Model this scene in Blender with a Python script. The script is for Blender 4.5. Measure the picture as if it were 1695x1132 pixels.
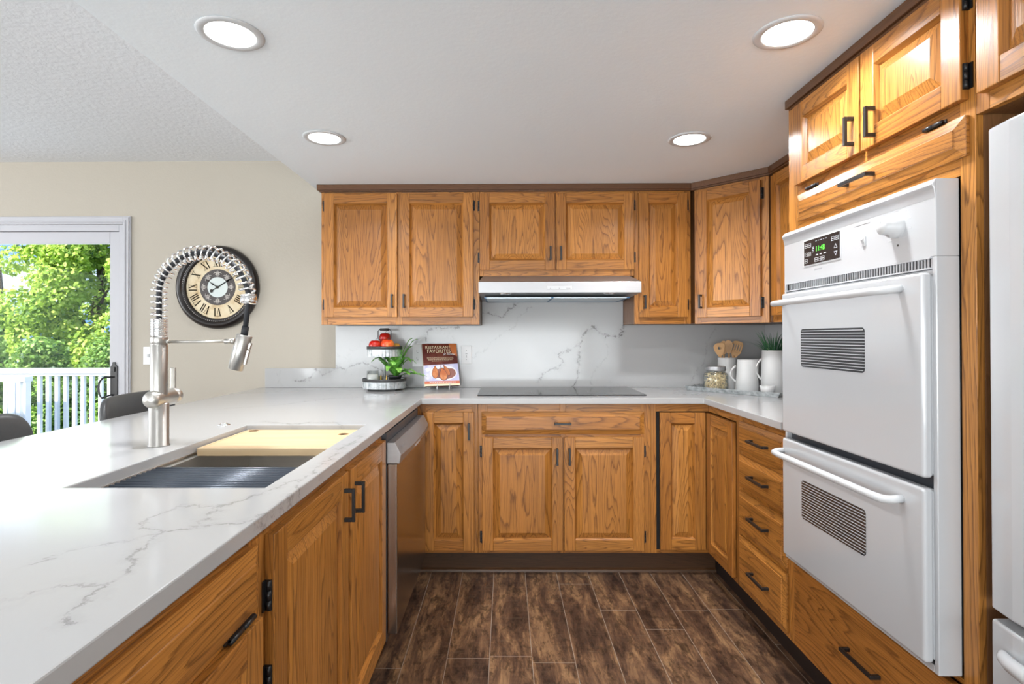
import bpy, bmesh, math, random
from mathutils import Vector, Matrix, noise as mnoise
import numpy as np
PI = math.pi
random.seed(7)
for o in list(bpy.data.objects):
    bpy.data.objects.remove(o)
SC = bpy.context.scene
COL = SC.collection

# ---------------------------------------------------------------- camera
def make_camera():
    f, cx, cy, yaw, pitch, roll, H = 904.0031, 830.6409, 551.8231, -.0071, .0058, -.0021, 1.2794
    r0 = Vector((math.cos(yaw), -math.sin(yaw), 0)); f0 = Vector((math.sin(yaw), math.cos(yaw), 0)); z = Vector((0, 0, 1))
    fw = f0 * math.cos(pitch) + z * math.sin(pitch); u0 = z * math.cos(pitch) - f0 * math.sin(pitch)
    R = r0 * math.cos(roll) + u0 * math.sin(roll); U = u0 * math.cos(roll) - r0 * math.sin(roll)
    cd = bpy.data.cameras.new('camera'); co = bpy.data.objects.new('camera', cd); COL.objects.link(co)
    m = Matrix((R, U, -fw)).transposed().to_4x4(); m.translation = (0, 0, H)
    co.matrix_world = m
    cd.sensor_fit = 'HORIZONTAL'; cd.sensor_width = 36; cd.lens = f / 1695 * 36
    cd.shift_x = (847.5 - cx) / 1695; cd.shift_y = (cy - 566) / 1695
    cd.clip_start = .03; cd.clip_end = 200
    SC.camera = co
make_camera()

# ---------------------------------------------------------------- view, world, sun, area lights
SC.view_settings.view_transform = 'Standard'
SC.view_settings.look = 'None'
SC.view_settings.gamma = 1
SC.view_settings.exposure = 0.66
SC.view_settings.use_curve_mapping = False

def make_world():
    w = bpy.data.worlds.new('sky'); SC.world = w; w.use_nodes = True
    nt = w.node_tree; nt.nodes.clear(); N = nt.nodes.new; L = nt.links.new
    out = N('ShaderNodeOutputWorld'); bg = N('ShaderNodeBackground'); L(bg.outputs[0], out.inputs[0])
    tc = N('ShaderNodeTexCoord'); mp = N('ShaderNodeMapping'); mp.inputs['Scale'].default_value = (2.2, 2.2, 7)
    L(tc.outputs['Generated'], mp.inputs[0])
    ns = N('ShaderNodeTexNoise'); ns.inputs['Scale'].default_value = 1.6; ns.inputs['Detail'].default_value = 6
    L(mp.outputs[0], ns.inputs['Vector'])
    cr = N('ShaderNodeValToRGB'); cr.color_ramp.elements[0].position = .42; cr.color_ramp.elements[1].position = .62
    cr.color_ramp.elements[0].color = (.16, .36, .95, 1); cr.color_ramp.elements[1].color = (.85, .93, 1, 1)
    L(ns.outputs[0], cr.inputs[0]); L(cr.outputs[0], bg.inputs[0]); bg.inputs[1].default_value = 1.0
make_world()

def sun(rot, e):
    d = bpy.data.lights.new('sun', 'SUN'); d.energy = e; d.angle = math.radians(1); d.color = (1, .95, .85)
    o = bpy.data.objects.new('sun', d); o.rotation_euler = rot; o.location = (-6, -6, 12); COL.objects.link(o)
sun((math.radians(46), 0, math.radians(-24)), 7.5)

def area(name, loc, rot, sx, sy, power, col=(1, 1, 1), shape='RECTANGLE', spread=180):
    d = bpy.data.lights.new(name, 'AREA'); d.shape = shape; d.size = sx; d.size_y = sy; d.energy = power; d.color = col
    d.spread = math.radians(spread)
    o = bpy.data.objects.new(name, d); o.location = loc; o.rotation_euler = rot; COL.objects.link(o); return o
# two unseen area lights added to fill the room, then daylight at the slider
area('rear_fill_light', (-1.2, -5.0, 1.15), (math.radians(106), 0, 0), 6.5, 2.0, 330, (.90, .96, 1))
area('dining_fill_light', (-5.9, .2, 1.4), (0, math.radians(-97), 0), 1.9, 4.6, 130, (.95, .975, 1))
area('slider_daylight', (-3.35, 3.80, 1.1), (math.radians(-90), 0, 0), 1.5, 1.7, 8, (.9, .96, 1))

# ---------------------------------------------------------------- material helpers
class NT:
    def __init__(s, name):
        s.m = bpy.data.materials.new(name); s.m.use_nodes = True; s.nt = s.m.node_tree
        s.b = s.nt.nodes['Principled BSDF']; s.out = s.nt.nodes['Material Output']
    def n(s, t, **k):
        x = s.nt.nodes.new('ShaderNode' + t)
        for a, v in k.items():
            setattr(x, a, v)
        return x
    def l(s, a, b): s.nt.links.new(a, b)
    def noise(s, vec, scale, detail=3, rough=.5, dist=0):
        x = s.n('TexNoise'); x.inputs['Scale'].default_value = scale; x.inputs['Detail'].default_value = detail
        x.inputs['Roughness'].default_value = rough; x.inputs['Distortion'].default_value = dist
        if vec is not None: s.l(vec, x.inputs['Vector'])
        return x
    def mapping(s, vec, scale=(1, 1, 1), loc=(0, 0, 0), rot=(0, 0, 0)):
        x = s.n('Mapping'); x.inputs['Scale'].default_value = scale; x.inputs['Location'].default_value = loc
        x.inputs['Rotation'].default_value = rot; s.l(vec, x.inputs[0]); return x.outputs[0]
    def math(s, op, a, b=None, c=None):
        x = s.n('Math', operation=op)
        for i, v in enumerate((a, b, c)):
            if v is None: continue
            if hasattr(v, 'links'): s.l(v, x.inputs[i])
            else: x.inputs[i].default_value = v
        return x.outputs[0]
    def ramp(s, fac, stops):
        x = s.n('ValToRGB'); e = x.color_ramp.elements
        while len(e) < len(stops): e.new(.5)
        for i, (p, c) in enumerate(stops):
            e[i].position = p; e[i].color = c if len(c) == 4 else (*c, 1)
        s.l(fac, x.inputs[0]); return x.outputs[0]
    def mix(s, fac, a, b, mode='MIX'):
        x = s.n('Mix', data_type='RGBA', blend_type=mode)
        if hasattr(fac, 'links'): s.l(fac, x.inputs[0])
        else: x.inputs[0].default_value = fac
        for i, v in ((6, a), (7, b)):
            if hasattr(v, 'links'): s.l(v, x.inputs[i])
            else: x.inputs[i].default_value = (*v[:3], 1)
        return x.outputs[2]
    def bump(s, h, strength=.2, dist=.002):
        x = s.n('Bump'); x.inputs['Strength'].default_value = strength; x.inputs['Distance'].default_value = dist
        s.l(h, x.inputs['Height']); s.l(x.outputs[0], s.b.inputs['Normal'])
    def set(s, **k):
        for a, v in k.items():
            i = s.b.inputs[a.replace('_', ' ')]
            if hasattr(v, 'links'): s.l(v, i)
            else: i.default_value = (*v, 1) if isinstance(v, tuple) and len(v) == 3 else v
        return s

def plain(name, col, rough=.5, metal=0, bumps=None, var=0, **k):
    s = NT(name); tc = s.n('TexCoord').outputs['Object']
    n = s.noise(tc, 14, 3)
    c = s.mix(s.math('MULTIPLY', n.outputs[0], var if var else .06), col, tuple(x * .7 for x in col))
    s.set(Base_Color=c, Roughness=rough, Metallic=metal, **k)
    if bumps: s.bump(s.noise(tc, bumps[0], 3).outputs[0], bumps[1], bumps[2])
    return s.m

def oak(name, light, dark, rough=.32, contrast=1.0):
    s = NT(name); at = s.n('Attribute', attribute_name='gc').outputs['Vector']
    base = s.noise(s.mapping(at, (.85, 8.5, 8.5)), 1.0, 1.5, .45, .25)
    wob = s.noise(s.mapping(at, (14, 55, 55)), 1.0, 2, .6)
    fine = s.noise(s.mapping(at, (2.5, 170, 170)), 1.0, 3, .65)
    rr = s.math('ADD', s.math('MULTIPLY', base.outputs[0], 24.0), s.math('ADD', s.math('MULTIPLY', fine.outputs[0], .5), s.math('MULTIPLY', wob.outputs[0], .45)))
    fr = s.math('FRACT', rr)
    line = s.ramp(fr, [(0, (0, 0, 0)), (.40, (.05, .05, .05)), (.72, (.30, .30, .30)), (.90, (1, 1, 1)), (1, (.0, .0, .0))])
    str1 = s.ramp(fine.outputs[0], [(.48, (0, 0, 0)), (.66, (1, 1, 1))])
    pores = s.noise(s.mapping(at, (9, 520, 520)), 1.0, 2, .6)
    pr = s.ramp(pores.outputs[0], [(.50, (0, 0, 0)), (.66, (1, 1, 1))])
    tone = s.noise(s.mapping(at, (.5, 2.6, 2.6)), 1.0, 2, .5)
    mid = tuple((a + b * .8) / 1.8 for a, b in zip(light, dark))
    board = s.noise(s.mapping(at, (.12, .3, .3)), 1.0, 1, .5)
    lt = s.mix(s.ramp(board.outputs[0], [(.30, (0, 0, 0)), (.70, (1, 1, 1))]), tuple(x * y for x, y in zip(light, (1.14, 1.18, 1.3))), tuple(x * y for x, y in zip(light, (.74, .66, .60))))
    c0 = s.mix(s.ramp(tone.outputs[0], [(.35, (0, 0, 0)), (.68, (.8, .8, .8))]), lt, mid)
    c1 = s.mix(s.math('MULTIPLY', line, .72 * contrast), c0, dark)
    c1 = s.mix(s.math('MULTIPLY', str1, .30 * contrast), c1, dark)
    c2 = s.mix(s.math('MULTIPLY', pr, .34 * contrast), c1, tuple(x * .7 for x in dark))
    s.set(Base_Color=c2, Roughness=s.math('ADD', s.math('MULTIPLY', pr, .15), rough), Specular_IOR_Level=.3)
    s.b.inputs['Coat Weight'].default_value = .35; s.b.inputs['Coat Roughness'].default_value = .22
    s.bump(s.math('ADD', pr, line), .12, .0008)
    return s.m

M = {}
M['oak'] = oak('honey_oak', (.55, .228, .044), (.10, .032, .005))
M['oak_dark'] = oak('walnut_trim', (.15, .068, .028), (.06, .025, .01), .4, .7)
M['oak_side'] = oak('oak_side', (.26, .12, .045), (.12, .05, .018), .45, .6)
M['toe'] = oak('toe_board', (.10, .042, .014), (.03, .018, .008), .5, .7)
M['toe_shade'] = plain('toe_shadow_board', (.018, .010, .008), .6, 0, var=.5)  # darker toe board, the right recess shadow put into its colour
M['black'] = plain('black_metal', (.012, .012, .013), .35, 0, var=.3)
M['hole'] = plain('gap_shade', (.006, .005, .004), .9)  # near-black, the shade inside the door gap and vent slots as colour
M['white_enamel'] = plain('white_enamel', (.50, .51, .525), .16, 0, Coat_Weight=.4)
M['white_plastic'] = plain('white_plastic', (.57, .58, .59), .35)
M['ceramic'] = plain('white_ceramic', (.62, .62, .615), .3)
M['bamboo'] = None

def quartz(name='white_quartz', paths=(), horizontal=True):
    s = NT(name); tc = s.n('NewGeometry').outputs['Position']
    d = s.noise(tc, 2.2, 4, .6)
    dv = s.n('VectorMath', operation='SCALE'); s.l(d.outputs['Color'], dv.inputs[0]); dv.inputs['Scale'].default_value = .42
    ad = s.n('VectorMath', operation='ADD'); s.l(tc, ad.inputs[0]); s.l(dv.outputs[0], ad.inputs[1])
    v = s.noise(s.mapping(ad.outputs[0], (1, .72, .8), (3.1, .4, 1.7)), 1.75, 7, .62)
    a = s.math('ABSOLUTE', s.math('SUBTRACT', v.outputs[0], .5))
    thin = s.ramp(a, [(0, (1, 1, 1)), (.005, (.6, .6, .6)), (.012, (0, 0, 0))])
    mk = s.ramp(s.noise(s.mapping(tc, (1, 1, 1), (7, 2, 3)), 1.9, 2).outputs[0], [(.50, (0, 0, 0)), (.62, (1, 1, 1))])
    brk = s.ramp(s.noise(tc, 34, 4, .6).outputs[0], [(.42, (0, 0, 0)), (.56, (1, 1, 1))])
    m1 = s.math('MULTIPLY', s.math('MULTIPLY', thin, mk), s.math('MULTIPLY', brk, .45))
    # mapped veins: broken lines that wander about given polylines (world metres)
    n1 = s.noise(tc, 9, 6, .72); sb = s.n('VectorMath', operation='SUBTRACT'); s.l(n1.outputs['Color'], sb.inputs[0]); sb.inputs[1].default_value = (.5, .5, .5)
    sc = s.n('VectorMath', operation='SCALE'); s.l(sb.outputs[0], sc.inputs[0]); sc.inputs['Scale'].default_value = .13
    P = s.n('VectorMath', operation='ADD'); s.l(tc, P.inputs[0]); s.l(sc.outputs[0], P.inputs[1])
    m = s.n('VectorMath', operation='MULTIPLY'); s.l(P.outputs[0], m.inputs[0]); m.inputs[1].default_value = (1, 1, 0) if horizontal else (1, 0, 1); P = m.outputs[0]
    tot = None
    for pts, strength, fal in paths:
        dist = None
        for q0, q1 in zip(pts[:-1], pts[1:]):
            V = (lambda q: Vector((q[0], q[1], 0))) if horizontal else (lambda q: Vector((q[0], 0, q[1])))
            A, B = V(q0), V(q1); BA = B - A
            pa = s.n('VectorMath', operation='SUBTRACT'); s.l(P, pa.inputs[0]); pa.inputs[1].default_value = A
            dt = s.n('VectorMath', operation='DOT_PRODUCT'); s.l(pa.outputs[0], dt.inputs[0]); dt.inputs[1].default_value = BA / BA.length_squared
            cl = s.n('Clamp'); s.l(dt.outputs['Value'], cl.inputs[0])
            pr = s.n('VectorMath', operation='SCALE'); pr.inputs[0].default_value = BA; s.l(cl.outputs[0], pr.inputs['Scale'])
            df = s.n('VectorMath', operation='DISTANCE'); s.l(pa.outputs[0], df.inputs[0]); s.l(pr.outputs[0], df.inputs[1])
            dist = df.outputs['Value'] if dist is None else s.math('MINIMUM', dist, df.outputs['Value'])
        ln = s.ramp(s.math('DIVIDE', dist, fal), [(0, (1, 1, 1)), (.10, (.75, .75, .75)), (.22, (.16, .16, .16)), (1, (0, 0, 0))])
        ln = s.math('MULTIPLY', ln, strength)
        tot = ln if tot is None else s.math('MAXIMUM', tot, ln)
    c = s.mix(s.math('MULTIPLY', m1, .6), (QA, QA, QA), (.25, .245, .24))
    if tot is not None:
        k = s.math('MULTIPLY', tot, s.math('ADD', s.math('MULTIPLY', brk, .8), .2)); c = s.mix(k, c, (.13, .125, .12))
    s.set(Base_Color=c, Roughness=.12, Specular_IOR_Level=.45)
    return s.m
QA = .43
M['quartz'] = quartz('white_quartz', [
    ([(-.49, 1.83), (-.48, 1.53), (-.47, 1.28), (-.51, 1.16), (-.55, 1.04), (-.54, .95), (-.57, .90), (-.55, .83), (-.53, .74), (-.50, .62)], .55, .022),
    ([(-.55, 1.04), (-.63, 1.06), (-.64, .98), (-.57, .90)], .4, .018), ([(-.57, .90), (-.66, .86), (-.70, .80)], .4, .02), ([(-.47, 1.28), (-.45, 1.1), (-.47, .98), (-.54, .95)], .5, .02), ([(-.53, .74), (-.60, .72), (-.62, .66)], .4, .02),
    ([(-.95, 2.12), (-.80, 2.06), (-.66, 2.10), (-.62, 2.04)], .8, .03),
    ([(-1.30, 2.5), (-1.1, 2.62), (-.95, 2.9), (-.70, 3.05), (-.55, 3.2)], .35, .03), ([(-1.45, 1.35), (-1.25, 1.45), (-1.2, 1.65)], .35, .03),
    ([(1.18, 2.7), (1.35, 2.75), (1.5, 2.62)], .3, .03)])
M['quartz_wall'] = quartz('white_quartz_wall', [
    ([(.775, 1.395), (.745, 1.285), (.645, 1.285), (.555, 1.34), (.505, 1.30), (.475, 1.24), (.465, 1.14), (.475, 1.05), (.435, .96)], 1.0, .032),
    ([(.42, 1.195), (.345, 1.165), (.365, 1.105), (.325, 1.065), (.235, 1.035), (.22, .98)], .9, .032), ([(.47, 1.23), (.42, 1.195)], .6, .03),
    ([(.66, 1.24), (.64, 1.12), (.57, 1.03), (.55, .96)], .35, .012),
    ([(-1.10, 1.085), (-1.03, 1.07), (-.95, 1.11), (-.87, 1.10), (-.80, 1.06)], .9, .032), ([(-.53, 1.26), (-.50, 1.325), (-.30, 1.345)], .9, .03),
    ([(-.21, 1.43), (-.10, 1.42), (-.02, 1.415), (.03, 1.45), (.08, 1.50)], 1.0, .03), ([(-.26, 1.13), (-.10, 1.22), (.0, 1.30), (.10, 1.42), (.17, 1.48)], .35, .014),
    ([(1.36, 1.34), (1.30, 1.24), (1.27, 1.12), (1.19, .98)], .4, .014), ([(-1.38, .985), (-1.28, 1.00), (-1.22, 1.07)], .8, .03), ([(-1.22, 1.07), (-1.18, 1.03), (-1.10, 1.075)], .6, .03), ([(-.64, .95), (-.66, 1.02), (-.62, 1.07)], .8, .03)], False)

def floor_mat():
    s = NT('dark_plank_floor'); tc = s.n('TexCoord').outputs['Object']
    rot = s.mapping(tc, (1, 1, 1), (0, .088, 0), (0, 0, PI / 2))
    sp0 = s.n('SeparateXYZ'); s.l(rot, sp0.inputs[0]); r0 = s.math('FLOOR', s.math('DIVIDE', sp0.outputs[1], .169))
    jit = s.math('MULTIPLY', s.math('FRACT', s.math('MULTIPLY', s.math('SINE', s.math('MULTIPLY', r0, 12.9898)), 437.585)), 1.15)
    cj = s.n('CombineXYZ'); s.l(s.math('ADD', sp0.outputs[0], jit), cj.inputs[0]); s.l(sp0.outputs[1], cj.inputs[1])
    br = s.n('TexBrick'); s.l(cj.outputs[0], br.inputs['Vector']); br.inputs['Scale'].default_value = 1
    br.inputs['Brick Width'].default_value = 1.15; br.inputs['Row Height'].default_value = .169
    br.inputs['Mortar Size'].default_value = .0014; br.inputs['Mortar Smooth'].default_value = .2; br.offset = 0; br.offset_frequency = 2
    br.inputs['Color1'].default_value = (0, 0, 0, 1); br.inputs['Color2'].default_value = (1, 1, 1, 1)
    sp = s.n('SeparateXYZ'); s.l(rot, sp.inputs[0])
    row = s.math('FLOOR', s.math('DIVIDE', sp.outputs[1], .169))
    off = s.n('CombineXYZ'); s.l(s.math('MULTIPLY', row, 3.7), off.inputs[0]); s.l(s.math('MULTIPLY', row, 1.9), off.inputs[2])
    ad = s.n('VectorMath', operation='ADD'); s.l(rot, ad.inputs[0]); s.l(off.outputs[0], ad.inputs[1])
    big = s.noise(s.mapping(ad.outputs[0], (3.2, 15, 3)), 1.0, 8, .72, .5)
    med = s.noise(s.mapping(ad.outputs[0], (14, 30, 3)), 1.0, 5, .7, .4)
    c = s.ramp(big.outputs[0], [(.34, (.026, .014, .010)), (.45, (.072, .038, .024)), (.54, (.145, .078, .042)), (.70, (.34, .195, .095))])
    k = s.ramp(med.outputs[0], [(.38, (.22, .22, .22)), (.50, (1, 1, 1)), (.66, (1.0, 1.0, 1.0))])
    c = s.mix(.75, c, k, 'MULTIPLY')
    scr = s.noise(s.mapping(ad.outputs[0], (150, 9, 3)), 1.0, 2, .6)
    c = s.mix(s.math('MULTIPLY', s.ramp(scr.outputs[0], [(.58, (0, 0, 0)), (.72, (1, 1, 1))]), .35), c, (.16, .11, .07))
    c = s.mix(s.math('MULTIPLY', br.outputs['Fac'], .8), c, (.32, .27, .22))
    s.set(Base_Color=c, Roughness=.42, Specular_IOR_Level=.4)
    s.bump(s.math('SUBTRACT', med.outputs[0], s.math('MULTIPLY', br.outputs['Fac'], .8)), .25, .001)
    return s.m
M['floor'] = floor_mat()

def paint(name, col, scale=60, st=.25, rough=.75, dist=.003):
    s = NT(name); tc = s.n('TexCoord').outputs['Object']
    n = s.noise(tc, scale, 4, .6); s.set(Base_Color=s.mix(s.math('MULTIPLY', s.noise(tc, 1.3, 2).outputs[0], .08), col, tuple(x * .9 for x in col)), Roughness=rough, Specular_IOR_Level=.25)
    s.bump(n.outputs[0], st, dist); return s.m
M['beige'] = paint('beige_wall_paint', (.47, .43, .365), 70, .35)
M['ceiling'] = paint('white_ceiling_paint', (.83, .885, .92), 55, .25)
M['ceiling_tex'] = paint('textured_ceiling_paint', (.78, .805, .83), 38, .6, .8, .006)
M['trimw'] = plain('white_trim', (.48, .48, .51), .4)

def steel(name, col, rough, axis=(3, 200, 200), st=.08):
    s = NT(name); tc = s.n('TexCoord').outputs['Object']
    n = s.noise(s.mapping(tc, axis), 1.0, 3, .6)
    s.set(Base_Color=s.mix(s.math('MULTIPLY', n.outputs[0], .35), col, tuple(x * .75 for x in col)), Metallic=1.0,
          Roughness=s.math('ADD', s.math('MULTIPLY', n.outputs[0], .15), rough))
    s.bump(n.outputs[0], st, .0005); return s.m
M['steel'] = steel('brushed_steel', (.48, .48, .49), .42)
M['steel_z'] = steel('brushed_nickel', (.46, .445, .42), .28, (200, 200, 4), .04)
M['nickel'] = steel('satin_nickel', (.56, .54, .50), .30, (90, 6, 90), .02)
M['dwsteel'] = plain('dishwasher_steel', (.42, .37, .33), .22, 1)
M['sinksteel'] = steel('sink_steel', (.80, .77, .73), .32, (3, 200, 200))
M['chrome'] = plain('chrome', (.85, .85, .85), .08, 1)
M['dark_strip'] = plain('dark_strip', (.05, .055, .065), .35)
M['cooktop'] = plain('cooktop_glass', (.018, .019, .021), .05, 0, Specular_IOR_Level=.8)
M['rack'] = plain('rack_bars', (.07, .085, .11), .35, .4)
M['rubber'] = plain('black_rubber', (.015, .016, .02), .6)
M['leather'] = plain('grey_leather', (.075, .077, .079), .34, 0, (160, .2, .001), .4)
M['galv'] = None

def galvanized():
    s = NT('galvanized_metal'); tc = s.n('TexCoord').outputs['Object']
    n = s.noise(tc, 35, 5, .65)
    s.set(Base_Color=s.ramp(n.outputs[0], [(.35, (.30, .33, .34)), (.6, (.60, .63, .64))]), Metallic=.55, Roughness=.45)
    s.bump(n.outputs[0], .1, .001); return s.m
M['galv'] = galvanized()
M['dark_tin'] = plain('dark_tin', (.07, .07, .07), .5, .5, var=.6)

def bamboo():
    s = NT('bamboo'); tc = s.n('TexCoord').outputs['Object']
    n = s.noise(s.mapping(tc, (3, 60, 60)), 1.0, 3, .5)
    w = s.noise(s.mapping(tc, (1, 28, 1)), 1.0, 0)
    c = s.ramp(n.outputs[0], [(.3, (.60, .43, .24)), (.7, (.70, .54, .34))])
    c = s.mix(s.math('MULTIPLY', w.outputs[0], .3), c, (.50, .34, .18))
    s.set(Base_Color=c, Roughness=.45); return s.m
M['bamboo'] = bamboo()
M['utensil'] = plain('utensil_wood', (.62, .36, .16), .5, 0, var=.6)

def emit(name, col, e):
    s = NT(name); s.set(Base_Color=col, Roughness=.5); s.b.inputs['Emission Color'].default_value = (*col, 1); s.b.inputs['Emission Strength'].default_value = e
    return s.m
M['lamp'] = emit('lamp_diffuser', (1, .99, .97), 5)
M['led'] = emit('green_led', (.1, 1, .05), 1.2)

def glass(name, tint=(1, 1, 1), refl=.06, rough=.02, fres=.5):
    s = NT(name); nt = s.nt; nt.nodes.remove(s.b)
    tr = s.n('BsdfTransparent'); tr.inputs[0].default_value = (*tint, 1)
    gl = s.n('BsdfGlossy'); gl.inputs['Roughness'].default_value = rough
    lw = s.n('LayerWeight'); lw.inputs[0].default_value = .25
    f = s.math('ADD', s.math('MULTIPLY', lw.outputs['Fresnel'], fres), refl)
    mx = s.n('MixShader'); s.l(f, mx.inputs[0]); s.l(tr.outputs[0], mx.inputs[1]); s.l(gl.outputs[0], mx.inputs[2])
    s.l(mx.outputs[0], s.out.inputs[0]); return s.m
M['pane'] = glass('window_glass', (.97, 1, 1), .0, .02, .12)
M['jar'] = glass('jar_glass', (.97, .98, .975), .03, .02, .3)
M['oven_glass'] = plain('oven_glass', (.035, .037, .04), .06, 0, Specular_IOR_Level=.8)
M['panel_black'] = plain('panel_black', (.02, .02, .022), .2)
M['outlet'] = plain('outlet_white', (.80, .805, .81), .4)
M['ink_white'] = plain('panel_white', (.75, .75, .75), .5)
M['ink_grey'] = plain('print_grey', (.30, .30, .31), .5)

def leafy(name, c1, c2, c3, rough=.5, trans=.25):
    s = NT(name); g = s.n('Attribute', attribute_name='lr').outputs['Fac']
    c = s.ramp(g, [(0, c1), (.5, c2), (1, c3)])
    s.set(Base_Color=c, Roughness=rough); 
    tl = s.n('BsdfTranslucent'); s.l(c, tl.inputs[0]); mx = s.n('MixShader'); mx.inputs[0].default_value = trans
    s.l(s.b.outputs[0], mx.inputs[1]); s.l(tl.outputs[0], mx.inputs[2]); s.l(mx.outputs[0], s.out.inputs[0]); return s.m
M['maple'] = leafy('tree_leaves', (.06, .17, .02), (.42, .60, .08), (.80, .90, .22), .5, .45)
M['hedge'] = leafy('hedge_leaves', (.03, .10, .02), (.24, .42, .08), (.55, .70, .20), .5, .4)
M['fern'] = leafy('fern_leaves', (.05, .19, .03), (.16, .46, .06), (.42, .78, .15))
M['grass'] = leafy('grass_blades', (.015, .08, .035), (.045, .18, .07), (.22, .42, .15))
M['bark'] = plain('bark', (.10, .075, .05), .9, 0, (20, .5, .02), .5)
M['lawn'] = plain('lawn', (.07, .15, .03), .9, 0, var=.6)
M['deckwood'] = plain('deck_boards', (.35, .33, .31), .7)
M['vinyl'] = plain('white_vinyl', (.85, .87, .9), .4)

def apple_mat(name, c1, c2):
    s = NT(name); tc = s.n('TexCoord').outputs['Object']; n = s.noise(tc, 18, 3)
    s.set(Base_Color=s.ramp(n.outputs[0], [(.42, c1), (.62, c2)]), Roughness=.22); return s.m
M['apple_red'] = apple_mat('red_apple_skin', (.50, .012, .008), (.62, .06, .02))
M['apple_orange'] = apple_mat('orange_apple_skin', (.72, .06, .015), (.85, .32, .06))
M['pear_skin'] = apple_mat('yellow_fruit_skin', (.75, .45, .08), (.75, .28, .05))
def flat(name, col, rough=.45): return plain(name, col, rough)
M['cover_maroon'] = apple_mat('cover_maroon', (.10, .018, .014), (.16, .04, .025))
M['cover_orange'] = flat('cover_orange', (.55, .16, .04))
M['cover_lav'] = apple_mat('cover_lavender', (.50, .50, .72), (.75, .74, .82))
M['cover_salmon'] = flat('cover_salmon', (.62, .17, .09))
M['cover_bowl'] = flat('cover_bowl', (.80, .79, .84))
M['cover_sauce'] = flat('cover_sauce', (.28, .11, .08))
M['cover_pear'] = apple_mat('cover_pear', (.50, .14, .04), (.72, .30, .12))
M['cover_peardk'] = flat('cover_pear_edge', (.10, .02, .02))
M['cover_cream'] = flat('cover_cream', (.85, .76, .52))
M['paper'] = flat('paper', (.78, .76, .70), .8)
M['pasta'] = plain('pasta', (1.0, .82, .52), .55, 0, var=.5)
M['wax'] = plain('candle_wax', (.85, .84, .82), .5)
M['brass'] = plain('brass', (.50, .34, .10), .3, .9)
M['rim_black'] = plain('clock_rim', (.016, .012, .011), .28, 0, var=.5)
def clock_face():
    s = NT('aged_dial'); tc = s.n('TexCoord').outputs['Object']; n = s.noise(tc, 9, 5, .6)
    s.set(Base_Color=s.ramp(n.outputs[0], [(.3, (.42, .26, .10)), (.5, (.68, .56, .36)), (.7, (.74, .66, .48))]), Roughness=.5); return s.m
M['dial'] = clock_face()
M['dial_dark'] = flat('dial_dark', (.055, .045, .042)); M['dial_pale'] = flat('dial_pale', (.62, .68, .66))
M['numeral'] = flat('numeral_ink', (.035, .028, .02)); M['scroll'] = flat('scroll_white', (.62, .58, .54))
M['filter'] = plain('hood_filter', (.62, .70, .75), .4, .3); M['blue_film'] = plain('blue_film', (.03, .13, .28), .4)
M['fabric_label'] = flat('label_grey', (.45, .45, .46))

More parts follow.
